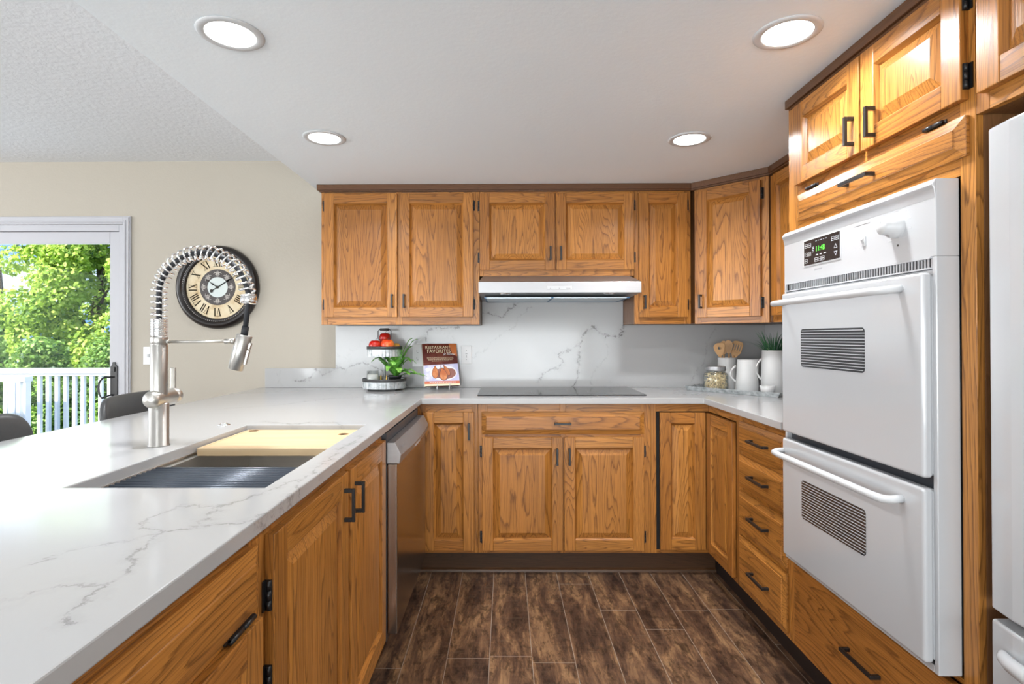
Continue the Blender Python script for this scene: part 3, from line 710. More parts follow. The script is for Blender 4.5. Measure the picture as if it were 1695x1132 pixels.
def fridge_upper():
    t = thing('wall_cabinet', 'oak cabinet above the white refrigerator at the right edge', 'cabinet', (1.38, .8, 1.788))
    b = MB(); b.box(1.103, XRW - .001, .35, 1.2640, 1.79, ZC - .003, mat=1)
    frame(b, XR_, 0, 0, 1.788, ZC - .003, [(-1.2640, -1.228), (-.39, -.35)], [(-1.228, -.39, 1.788, 1.84), (-1.228, -.39, 2.115, ZC - .003)])
    b.build('cabinet_body', [M['oak'], M['oak_side']], t, bevel=.0012)
    d = raised_door(XR_, -1.240, -.820, 1.826, 2.124, t)
    for z in (2.052, 1.885): hinge(XR_, -1.240, z, d, -1)
    raised_door(XR_, -.810, -.375, 1.826, 2.124, t)
fridge_upper()
def sink_base():
    t = thing('base_cabinet', 'two-door oak base cabinet under the sink in the peninsula', 'cabinet', (-.8, 1.6, .1))
    b = MB(); b.box(-1.09, -.498, 1.0605, 1.08, .10, CB - .001, mat=1); b.box(-1.09, -.498, 2.085, 2.104, .10, CB - .001, mat=1); b.box(-1.09, -1.07, 1.08, 2.085, .10, CB - .001, mat=1); b.box(-1.07, -.498, 1.08, 2.085, .10, .12, mat=1)
    frame(b, XL_, 0, 0, .10, CB - .001, [(1.0605, 1.115), (1.585, 1.635), (2.06, 2.104)], [(1.115, 1.585, .10, .14), (1.635, 2.06, .10, .14), (1.115, 1.585, .865, CB - .001), (1.635, 2.06, .865, CB - .001)])
    b.build('cabinet_body', [M['oak'], M['oak_side']], t, bevel=.0012)
    d = raised_door(XL_, 1.084, 1.596, .118, .888, t, .065); pull(XL_, 1.556, .800, d, .094)
    for z in (.768, .60): hinge(XL_, 1.084, z, d, -1)
    d = raised_door(XL_, 1.624, 2.092, .118, .884, t, .065); pull(XL_, 1.664, .792, d, .094)
sink_base()
def near_base():
    t = thing('base_cabinet', 'oak base cabinet with tilt-out front nearest the camera in the peninsula', 'cabinet', (-.8, .5, .1))
    b = MB(); b.box(-1.09, -.498, -.15, 1.0595, .10, CB - .001, mat=1)
    frame(b, XL_, 0, 0, .10, CB - .001, [(-.15, -.09), (1.015, 1.0595)], [(-.09, 1.015, .10, .14), (-.09, 1.015, .745, .785), (-.09, 1.015, .875, CB - .001)])
    b.build('cabinet_body', [M['oak'], M['oak_side']], t, bevel=.0012)
    d = slab_front(XL_, .10, 1.034, .768, .888, t, 'tilt_front', .030); hinge(XL_, .97, .767, d, -1, .09, True); 
    d = raised_door(XL_, .52, 1.034, .118, .752, t, .062); hinge(XL_, 1.034, .665, d, 1)
    raised_door(XL_, .0, .51, .118, .752, t, .062)
near_base()

# ---------------------------------------------------------------- countertop, backsplash
SX0, SX1, SY0, SY1 = -.968, -.527, 1.19, 2.04
def counters():
    xs = [-1.60, SX0, SX1, -.4497, 1.0494, XRW - .0005]; ys = [-.15, SY0, SY1, 2.096, 2.9034, YW - .0005]
    def ins(x, y):
        if SX0 < x < SX1 and SY0 < y < SY1: return False
        if y > 2.9034: return True
        if x < -.4497: return True
        return x > 1.0494 and y > 2.096
    o = MB().cells(xs, ys, ins, CB, CT).build('countertop', M['quartz'], bevel=.003, seg=2)
    tag(o, 'white quartz U-shaped countertop with grey veins over all base cabinets', 'countertop')
    b = MB(); th = .02
    xs = [-1.562, -1.103, -.1525, .7595, XRW - th]; zs = [CT + .0003, 1.077, 1.3515, 1.56]
    b.cells(xs, zs, lambda x, z: z < 1.077 or (x > -1.103 and z < 1.3515) or (-.1525 < x < .7595), YW - .0005, YW - th, plane='xz')
    o = b.build('backsplash', M['quartz_wall'], bevel=.0012)
    tag(o, 'white veined quartz backsplash on the back wall behind the cooktop', 'backsplash')
    o = MB().box(XRW - th + .0003, XRW - .0005, 2.098, YW - .0005, CT + .0003, 1.3515).build('backsplash', M['quartz'])
    tag(o, 'white quartz backsplash on the right wall behind the grass pitcher', 'backsplash')
counters()

# ---------------------------------------------------------------- appliances
def cooktop():
    t = thing('cooktop', 'flat black glass electric cooktop set in the back counter', 'cooktop', (.31, 3.27, CT))
    MB().box(-.159, .780, 3.028, 3.525, CT + .0004, CT + .006).build('glass_top', M['cooktop'], t, bevel=.002)
    b = MB()
    for x, y, r in ((.06, 3.17, .09), (.55, 3.17, .075), (.06, 3.40, .075), (.55, 3.40, .10), (.31, 3.30, .06)):
        b = MB(); b.lathe([(r, .0062), (r, .0064), (r + .0015, .0064), (r + .0015, .0062)], (x, y, CT), 40); b.build('burner_ring', M['ink_grey'], t)
cooktop()
def hood():
    t = thing('range_hood', 'stainless steel under-cabinet range hood above the cooktop', 'range hood', (.303, 3.3, 1.52))
    x0, x1 = -.152, .758
    b = MB()
    prof = [(YW - .0215, 1.634), (3.20, 1.634), (3.075, 1.584), (3.05, 1.580), (3.05, 1.524), (3.06, 1.516), (3.075, 1.518), (3.075, 1.536), (YW - .0215, 1.508)]
    b.prism([prof[0], (3.21, 1.634), (3.21, 1.56), (3.06, 1.5825)] + prof[3:], 'x', x0, x1)
    b.v = []; b.f = []; b.m = []; b.g = []; b.sm = []
    lx, rx = .020, .032
    vs = [(x0 + lx, YW - .0215, 1.634), (x1 - rx, YW - .0215, 1.634), (x0 + lx, 3.205, 1.634), (x1 - rx, 3.205, 1.634), (x0, 3.052, 1.586), (x1, 3.052, 1.586),
          (x0, 3.050, 1.524), (x1, 3.050, 1.524), (x0, YW - .0215, 1.508), (x1, YW - .0215, 1.508), (x0, YW - .0215, 1.586), (x1, YW - .0215, 1.586)]
    b.add(vs, [(2, 3, 1, 0), (4, 5, 3, 2), (6, 7, 5, 4), (8, 9, 7, 6), (0, 1, 11, 10), (10, 11, 9, 8), (2, 0, 10, 4), (4, 10, 8, 6), (1, 3, 5, 11), (11, 5, 7, 9)])
    b.build('hood_shell', M['steel'], t, bevel=.0015)
    b = MB()
    for a, c in ((x0 + .04, .262), (.275, x1 - .06)):
        b.box(a, c, 3.15, 3.50, 1.500, 1.506)
    b.build('filter', [M['filter']], t)
    b = MB(); b.box(.262, .275, 3.14, 3.5, 1.499, 1.507); b.box(x1 - .06, x1 - .045, 3.14, 3.5, 1.499, 1.507); b.box(x0 + .03, x0 + .04, 3.14, 3.5, 1.499, 1.507); b.box(x0 + .03, x1 - .045, 3.495, 3.505, 1.499, 1.507)
    b.build('filter_edge', M['blue_film'], t)
    for x in (-.002, .588):
        b = MB(); b.lathe([(0, -.004), (.020, -.004), (.034, 0), (.034, .006), (0, .006)], (x, 3.10, 1.521), 24); b.build('hood_lamp', M['chrome'], t)
    b = MB(); b.box(.232, .370, 3.048, 3.0505, 1.541, 1.566); b.box(.232, .370, 3.0478, 3.0485, 1.564, 1.566, mat=1)
    for x in (.250, .300, .342, .350, .358): b.box(x - .003, x + .003, 3.0475, 3.0482, 1.546, 1.550, mat=1)
    b.build('control_panel', [M['white_plastic'], M['ink_grey']], t)
hood()
def dishwasher():
    t = thing('dishwasher', 'stainless steel dishwasher in the peninsula beside the left corner cabinet', 'dishwasher', (-.7, 2.45, 0))
    y0, y1 = 2.112, 2.862
    b = MB(); b.box(-1.05, -.462, y0, y1, .10, .905); b.box(-1.0, -.50, y0 + .02, y1 - .02, .02, .1)
    b.build('dishwasher_body', M['dark_strip'], t, bevel=.002)
    b = MB(); b.box(-.4615, -.422, y0 + .004, y1 - .004, .128, .786); b.build('door_panel', M['dwsteel'], t, bevel=.004, seg=3)
    b = MB(); b.box(-.4617, -.4605, y0 + .003, y1 - .003, .79, .80)
    # console profile in X-Z, bowed forward towards the middle
    n = 12; vs = []; prof = [(-.461, .870), (-.430, .870), (-.406, .822), (-.412, .788), (-.461, .788)]
    for k in range(n + 1):
        y = y0 + .002 + (y1 - y0 - .004) * k / n; bow = .010 * (1 - (2 * k / n - 1) ** 2)
        vs += [(x + (bow if i in (2,) else bow * .4 if i in (1, 3) else 0), y, z - (bow * .6 if i == 2 else 0)) for i, (x, z) in enumerate(prof)]
    fs = []
    for k in range(n):
        for i in range(5): fs.append((k * 5 + i, k * 5 + (i + 1) % 5, (k + 1) * 5 + (i + 1) % 5, (k + 1) * 5 + i))
    fs += [[4, 3, 2, 1, 0], [n * 5 + i for i in range(5)]]
    b = MB(); b.add(vs, fs); c = b.build('control_console', M['steel'], t, bevel=.002)
    b = MB(); b.box(-.409, -.4015, 2.43, 2.56, .792, .808); b.build('latch_grip', M['white_plastic'], c, bevel=.002)
    b = MB()
    T = Matrix.Translation((-.4105, 2.19, .846)) @ Matrix.Rotation(math.radians(90), 4, 'Z') @ Matrix.Rotation(math.radians(64), 4, 'X')
    for k in range(7): 
        b.add([tuple(T @ Vector(p)) for p in ((k * .009 - .03, -.004, .0008), (k * .009 - .024, -.004, .0008), (k * .009 - .024, .004, .0008), (k * .009 - .03, .004, .0008))], [(0, 1, 2, 3)])
    b.build('nameplate', M['ink_grey'], c)
dishwasher()

XO = RZ(-90, 1.03, 0)           # local x = -world Y, local y = depth
def oven():
    t = thing('double_oven', 'white built-in double wall oven with clock panel and two doors', 'oven', (1.2, 1.668, .465))
    L, R = -2.024, -1.312
    b = MB(); b.X = XO
    b.box(L, R, .0, .0555, 1.470, 1.657)                                     # control fascia with its side returns
    b.box(L, L + .012, .0, .0555, .468, 1.470); b.box(R - .014, R, .0, .0555, .468, 1.470)
    b.box(L + .012, R - .014, .0, .0555, .468, .486)
    b.box(L + .012, R - .014, .018, .55, .486, 1.47, mat=1); b.box(L + .03, R - .03, .055, .55, 1.47, 1.64, mat=1)
    b.box(L + .012, R - .014, .004, .018, 1.418, 1.440)
    b.prism([(-.010, 1.642), (0, 1.657), (.0, 1.610), (-.004, 1.632)], 'x', L, R)
    b.build('oven_housing', [M['white_enamel'], M['dark_strip']], t, bevel=.003)
    b = MB(); b.X = XO                                                      # ventilation grille
    b.box(L + .012, R - .014, -.004, .012, 1.4665, 1.4705); b.box(L + .012, R - .014, -.006, .014, 1.4405, 1.444); b.box(L + .012, R - .014, .0062, .016, 1.444, 1.4665, mat=1)
    n = 62
    for k in range(n):
        x = L + .03 + (R - L - .05) * k / (n - 1); b.box(x - .0022, x + .0022, .004, .0061, 1.444, 1.4665)
    b.build('vent_grille', [M['white_enamel'], M['hole']], t)
    def odoor(z0, z1, wz0, wz1, hz, left=-1.995, right=-1.322):
        b = MB(); b.X = XO
        b.box(left, right, -.026, -.002, z0, z1); b.box(left + .004, right - .0, -.002, .014, z0 + .004, z1 - .004)
        d = b.build('oven_door', M['white_enamel'], t, bevel=.009, seg=4)
        wx0, wx1 = -1.864, -1.534; r = .012; b = MB(); b.X = XO
        pl = []
        for (cx_, cz_, a0) in ((wx1 - r, wz1 - r, 0), (wx0 + r, wz1 - r, 90), (wx0 + r, wz0 + r, 180), (wx1 - r, wz0 + r, 270)):
            for k in range(5): a = math.radians(a0 + k * 22.5); pl.append((cx_ + r * math.cos(a), cz_ + r * math.sin(a)))
        b.prism(pl, 'y', -.0268, -.0262); 
        nn = 14
        for k in range(nn):
            z = wz0 + (wz1 - wz0) * (k + .75) / (nn + .5); ins = .006 if k in (0, nn - 1) else 0; b.box(wx0 + ins, wx1 - ins, -.0274, -.0269, z - .0011, z + .0011, mat=1)
        b.build('door_window', [M['oven_glass'], M['white_enamel']], d)
        b = MB(); b.X = XO; xs0, xs1 = left + .010, right - .085 + .012
        pts = [(xs0, -.026, hz + .004), (xs0, -.052, hz + .002), (xs0 + .012, -.066, hz), (xs0 + .05, -.071, hz)] + [(xs0 + .05 + (xs1 - xs0 - .1) * k / 8, -.071, hz) for k in range(1, 9)] + [(xs1 - .012, -.066, hz), (xs1, -.052, hz + .002), (xs1, -.026, hz + .004)]
        b.tube(pts, .0105, 12); b.build('handle', M['white_plastic'], d)
    odoor(.936, 1.432, 1.175, 1.303, 1.395); odoor(.492, .912, .662, .792, .862)
    b = MB(); b.X = XO                                                      # display panel
    x0, x1, z0, z1 = -1.886, -1.686, 1.520, 1.603
    b.box(x0 - .004, x1 + .004, -.0015, .0, z0 - .004, z1 + .004, mat=2); b.box(x0, x1, -.0022, -.001, z0, z1)
    def TX(x, z): return Matrix.Translation((x, -.0027, z)) @ Matrix.Rotation(PI / 2, 4, 'X')
    def ring(x, z, w, h, th=.0009):
        for (a, c, e, f_) in ((x - w, x + w, z + h - th, z + h), (x - w, x + w, z - h, z - h + th), (x - w, x - w + th, z - h, z + h), (x + w - th, x + w, z - h, z + h)): b.box(a, c, -.0026, -.0021, e, f_, mat=1)
        b.box(x - w * .6, x + w * .6, -.0026, -.0021, z - .0009, z + .0009, mat=1)
    for x, z in ((x0 + .013, z1 - .018), (x0 + .034, z1 - .018), (x0 + .013, z0 + .036), (x0 + .034, z0 + .036), (x0 + .013, z0 + .014), (x0 + .073, z0 + .012), (x0 + .092, z0 + .012), (x0 + .111, z0 + .012), (x1 - .034, z1 - .018), (x1 - .012, z1 - .018)): ring(x, z, .008, .0065)
    for sgn, zc in ((1, z0 + .040), (-1, z0 + .018)):
        xx = x1 - .020; b.add([(xx - .009, -.0026, zc - sgn * .006), (xx + .009, -.0026, zc - sgn * .006), (xx, -.0026, zc + sgn * .008)], [(0, 1, 2)] if sgn > 0 else [(2, 1, 0)], mat=1)
        b.add([(xx - .0065, -.0028, zc - sgn * .0047), (xx + .0065, -.0028, zc - sgn * .0047), (xx, -.0028, zc + sgn * .0055)], [(0, 1, 2)] if sgn > 0 else [(2, 1, 0)], mat=0)
    for k in range(5): b.box(x0 + .07 + k * .014, x0 + .077 + k * .014, -.0026, -.0021, z1 - .010, z1 - .0085, mat=1)
    for k in range(3): b.box(x0 + .072 + k * .022, x0 + .084 + k * .022, -.0026, -.0021, z0 + .026, z0 + .029, mat=1)
    for k in range(4): b.box(x0 + .050, x0 + .061, -.0026, -.0021, z0 + .040 + k * .005, z0 + .0415 + k * .005, mat=1)
    b.text('11:48', .024, TX(x0 + .096, z0 + .047), 3)
    b.build('display_panel', [M['panel_black'], M['ink_white'], M['white_plastic'], M['led']], t)
    b = MB(); b.X = XO                                                      # small maker's mark: square and a short word
    sx, sz = x0 + .058, 1.497
    for (a, c, e, f_) in ((0, .007, 0, .001), (0, .007, .006, .007), (0, .001, 0, .007), (.006, .007, 0, .007)): b.box(sx + a, sx + c, -.0006, .0001, sz + e, sz + f_)
    for k in range(6): b.box(sx + .010 + k * .006, sx + .0143 + k * .006, -.0006, .0001, sz + .002, sz + .0055)
    b.build('maker_mark', M['ink_grey'], t)
    b = MB(); b.X = XO; b.box(-1.582, -1.566, -.003, .0005, 1.537, 1.564); b.prism([(-.003, 1.542), (-.009, 1.556), (-.003, 1.560)], 'x', -1.579, -1.569); b.build('rocker_switch', M['white_plastic'], t, bevel=.001)
    b = MB(); kx, kz = -1.442, 1.566
    b.X = XO; b.lathe([(.030, -.0), (.029, -.016), (.022, -.020), (.021, -.040), (.018, -.043), (0, -.044)], (kx, 0, kz), 36, axis='y'); b.box(kx - .001, kx + .001, -.0445, -.0435, kz + .008, kz + .016)
    b.build('oven_knob', M['white_plastic'], t)
    b = MB(); b.X = XO
    for k, a in enumerate(range(200, 520, 36)):
        ar = math.radians(a); px, pz = kx + .047 * math.cos(ar), kz + .041 * math.sin(ar); b.box(px - .006, px + .006, -.0006, .0002, pz - .0012, pz + .0012)
    b.build('dial_marking', M['fabric_label'], t)
    for nm, x0_, x1_, z0_, z1_, mm in (('dial_pointer_dot', kx, kx + .005, kz - .052, kz - .047, 'numeral'), ('switch_caption', -1.62, -1.55, 1.600, 1.6025, 'fabric_label'), ('dial_caption', -1.46, -1.40, 1.622, 1.6245, 'fabric_label')):
        b = MB(); b.X = XO; b.box(x0_, x1_, -.0006, .0002, z0_, z1_); b.build(nm, M[mm], t)
oven()
def fridge():
    t = thing('refrigerator', 'white refrigerator with top door and lower freezer drawer at right edge', 'refrigerator', (1.4, .78, 0))
    y0, y1 = .345, 1.219
    MB().box(1.145, 1.68, y0, y1 - .004, .02, 1.730).build('fridge_body', M['white_plastic'], t, bevel=.005)
    def dr(z0, z1, nm):
        b = MB(); n = 14; vs = []; 
        for k in range(n + 1):
            y = y1 + (y0 - y1) * k / n; bow = .030 * math.sqrt(max(0, 1 - (2 * k / n - 1) ** 2)) ** .7 if 0 < k < n else 0
            vs += [(1.072 - bow * .55, y, z0), (1.072 - bow * .55, y, z1), (1.142, y, z1), (1.142, y, z0)]
        fs = []
        for k in range(n):
            for i in range(4): fs.append((k * 4 + i, (k + 1) * 4 + i, (k + 1) * 4 + (i + 1) % 4, k * 4 + (i + 1) % 4))
        fs += [[0, 1, 2, 3], [n * 4 + 3, n * 4 + 2, n * 4 + 1, n * 4]]
        b.add(vs, fs); return b.build(nm, M['white_enamel'], t, bevel=.006, seg=3, angle=50)
    dr(.678, 1.738, 'fridge_door'); d = dr(.06, .656, 'freezer_drawer')
    b = MB(); pts = [(1.062, 1.180, .605), (1.047, 1.165, .60), (1.036, 1.12, .595), (1.024, .8, .59), (1.036, .45, .595), (1.047, .40, .60), (1.062, .385, .605)]
    b.tube(pts, [.006, .015, .018, .018, .018, .015, .006], 12); b.build('handle', M['white_enamel'], d, sub=1)
fridge()

# ---------------------------------------------------------------- sink, board, rack, faucet
def sink():
    t = thing('sink', 'stainless undermount workstation sink sunk in the peninsula counter', 'sink', (-.747, 1.615, .66))
    a0, a1, b0, b1 = SX0 + .001, SX1 - .001, SY0 + .001, SY1 - .001
    b = MB(); z0, z1 = .665, .9195
    w = .012                                                               # ledge all round, bowl inside
    xs = [a0 - .02, a0 + w, a1 - w, a1 + .02]; ys = [b0 - .02, b0 + w, b1 - w, b1 + .02]
    b.cells(xs, ys, lambda x, y: not (xs[1] < x < xs[2] and ys[1] < y < ys[2]), .908, .910)
    b.box(a0 - .02, a0 - .018, b0 - .02, b1 + .02, .910, .9185); b.box(a1 + .018, a1 + .02, b0 - .02, b1 + .02, .910, .9185)
    for (x0, x1, y0, y1) in ((xs[1] - .002, xs[1], ys[1], ys[2]), (xs[2], xs[2] + .002, ys[1], ys[2]), (xs[1], xs[2], ys[1] - .002, ys[1]), (xs[1], xs[2], ys[2], ys[2] + .002)):
        b.box(x0, x1, y0, y1, .668, .908)
    b.box(xs[1], xs[2], ys[1], ys[2], .666, .668)
    b.build('bowl', M['sinksteel'], t)
    b = MB(); b.lathe([(0, .0), (.04, 0), (.055, .003), (.055, .0)], (-.75, 1.62, .6685), 28); b.build('drain', M['chrome'], t)
    # board
    b = MB(); X0, X1, Y0, Y1 = -.960, -.534, 1.690, 2.028; zt = .9355
    b.box(X0, X1, Y0, Y1, .9102, zt)
    o = b.build('cutting_board', M['bamboo'], bevel=.003); tag(o, 'pale bamboo cutting board resting over the far end of the sink', 'cutting board')
    c = MB(); c.lathe([(0, .0), (.016, 0), (.018, .0008), (.018, .0)], (-.925, 2.0, zt), 24); c.build('finger_hole', M['utensil'], o); c = MB(); c.lathe([(0, .0), (.016, 0), (.018, .0008), (.018, .0)], (-.575, 1.93, zt), 24); c.build('finger_hole', M['utensil'], o)
    c = MB(); e = .012
    for (x0, x1, y0, y1) in ((X0 + e, X1 - e, Y0 + e, Y0 + e + .003), (X0 + e, X1 - e, Y1 - e - .003, Y1 - e), (X0 + e, X0 + e + .003, Y0 + e, Y1 - e), (X1 - e - .003, X1 - e, Y0 + e, Y1 - e)): c.box(x0, x1, y0, y1, zt, zt + .0003)
    c.build('juice_groove', M['utensil'], o)
    t = thing('drying_rack', 'dark roll-up drying rack lying across the near end of the sink', 'drying rack', (-.747, 1.34, .911))
    n = 15
    for k in range(n):
        y = 1.215 + k * .0195; b = MB(); b.tube([(-.955, y, .9185), (-.539, y, .9185)], .0058, 8); b.build('rack_bar', M['rack'], t)
    b = MB(); b.box(-.955, -.943, 1.206, 1.497, .9105, .9135); b.build('end_strip', M['rubber'], t); b = MB(); b.box(-.551, -.539, 1.206, 1.497, .9105, .9135); b.build('end_strip', M['rubber'], t)
    o = thing('air_switch', 'small round chrome push button on the counter behind the sink', 'button', (-1.049, 2.028, CT))
    MB().lathe([(0, .006), (.016, .006), (.0175, .004), (.022, .003), (.022, .0002), (0, .0002)], (-1.049, 2.028, CT), 28).build('button_ring', M['chrome'], o)
    MB().lathe([(0, .0085), (.010, .0085), (.011, .0062), (0, .0062)], (-1.049, 2.028, CT), 24).build('button_cap', M['chrome'], o)
sink()

def faucet():
    FX, FY = -1.052, 1.65
    t = thing('faucet', 'brushed nickel spring pull-down kitchen faucet behind the sink', 'faucet', (FX, FY, CT))
    z = CT
    b = MB(); b.lathe([(0, .0003), (.030, .0003), (.030, .003), (.0275, .005), (.0275, .125), (.0235, .130), (0, .130)], (FX, FY, z), 40); b.build('base_column', M['steel_z'], t)
    b = MB(); b.lathe([(.0235, .128), (.0235, .305), (.0228, .306), (.0228, .308), (.0235, .309), (.0235, .328), (.022, .331), (0, .331)], (FX, FY, z), 40); b.build('upper_column', M['steel_z'], t)
    b = MB(); zc = 1.094
    b.lathe([(0, -.052), (.010, -.0505), (.018, -.047), (.0235, -.041), (.0255, -.035), (.0255, .058), (.0243, .059), (.0243, .0615), (.0255, .0625), (.0255, .082), (.0235, .086), (0, .087)], (FX, FY, zc), 36, axis='y'); 
    m = b.build('valve_body', M['nickel'], t)
    b = MB(); b.prism([(FX - .008, FY + .066), (FX + .008, FY + .066), (FX + .008, FY + .075), (FX - .008, FY + .075)], 'z', zc + .02, zc + .090); b.build('lever', M['nickel'], m, bevel=.002)
    # spring path (XZ plane at FY)
    px = [(-1.052, 1.282), (-1.052, 1.331), (-1.052, 1.395), (-1.051, 1.428), (-1.042, 1.456), (-1.025, 1.484), (-.998, 1.511), (-.963, 1.530), (-.925, 1.536), (-.885, 1.532), (-.850, 1.516), (-.819, 1.493), (-.797, 1.462), (-.785, 1.430), (-.778, 1.402)]
    P = [Vector((x, FY, zz)) for x, zz in px]
    # resample Catmull-Rom
    S = []
    for i in range(len(P) - 1):
        p0, p1, p2, p3 = P[max(i - 1, 0)], P[i], P[i + 1], P[min(i + 2, len(P) - 1)]
        for k in range(12):
            u = k / 12; S.append(.5 * ((2 * p1) + (-p0 + p2) * u + (2 * p0 - 5 * p1 + 4 * p2 - p3) * u * u + (-p0 + 3 * p1 - 3 * p2 + p3) * u ** 3))
    S.append(P[-1])
    hose = S + [Vector((-.781, FY, 1.36)), Vector((-.788, FY, 1.31)), Vector((-.792, FY, 1.283))]
    b = MB(); b.tube(hose[::3] + [hose[-1]], .0078, 12); b.tube([(-.7885, FY, 1.312), (-.793, FY, 1.285)], .0105, 14); b.build('hose', M['rubber'], t)
    cum = [0]
    for i in range(1, len(S)): cum.append(cum[-1] + (S[i] - S[i - 1]).length)
    tot = cum[-1]; dense = .052
    def at(d):
        import bisect
        i = min(max(bisect.bisect_left(cum, d), 1), len(S) - 1); f = (d - cum[i - 1]) / (cum[i] - cum[i - 1] + 1e-9)
        p = S[i - 1].lerp(S[i], f); return p, (S[i] - S[i - 1]).normalized()
    turns_dense = 11; pts = []; open_turns = 27; spt = 16; Ny = Vector((0, 1, 0))
    for k in range(turns_dense * spt): pts.append((dense * k / (turns_dense * spt), 2 * PI * k / spt))
    for k in range(open_turns * spt + 1): pts.append((dense + (tot - dense) * k / (open_turns * spt), 2 * PI * (k / spt)))
    hp = []
    for d, a in pts:
        p, tg = at(d); n2 = tg.cross(Ny).normalized(); hp.append(p + (n2 * math.cos(a) + Ny * math.sin(a)) * .0205)
    b = MB(); b.tube(hp, .0031, 6); b.build('spring', M['chrome'], t)
    b = MB(); T = Matrix.Translation((-.779, FY, 1.392)) @ Matrix.Rotation(math.radians(6), 4, 'Y'); b.X = T
    b.lathe([(0, -.012), (.020, -.012), (.0235, -.008), (.0235, .006), (.0215, .009), (.0215, .014), (.0, .014)], (0, 0, 0), 28); b.build('spring_collar', M['chrome'], t)
    b = MB(); b.X = Matrix.Translation((-.8045, FY, 1.235)) @ Matrix.Rotation(math.radians(15), 4, 'Y')
    b.lathe([(0, -.056), (.0195, -.056), (.0215, -.054), (.0225, .050), (.021, .0525), (0, .0525)], (0, 0, 0), 32); h = b.build('spray_head', M['steel_z'], t)
    b = MB(); b.X = Matrix.Translation((-.8045, FY, 1.235)) @ Matrix.Rotation(math.radians(15), 4, 'Y'); b.box(.020, .0275, -.006, .006, -.035, .012); b.box(.020, .0275, -.006, .006, .014, .034); b.build('spray_button', M['nickel'], h, bevel=.0015)
    b = MB(); b.tube([(FX + .020, FY, 1.2655), (-.838, FY, 1.2665)], .0042, 10); b.tube([(-.852, FY, 1.2665), (-.828, FY, 1.2665)], .0075, 12); b.tube([(-.829, FY, 1.2665), (-.823, FY, 1.2665)], .0085, 12); b.tube([(FX + .0225, FY, 1.2655), (FX + .030, FY, 1.2655)], .007, 10)
    b.build('support_arm', M['nickel'], t)
faucet()

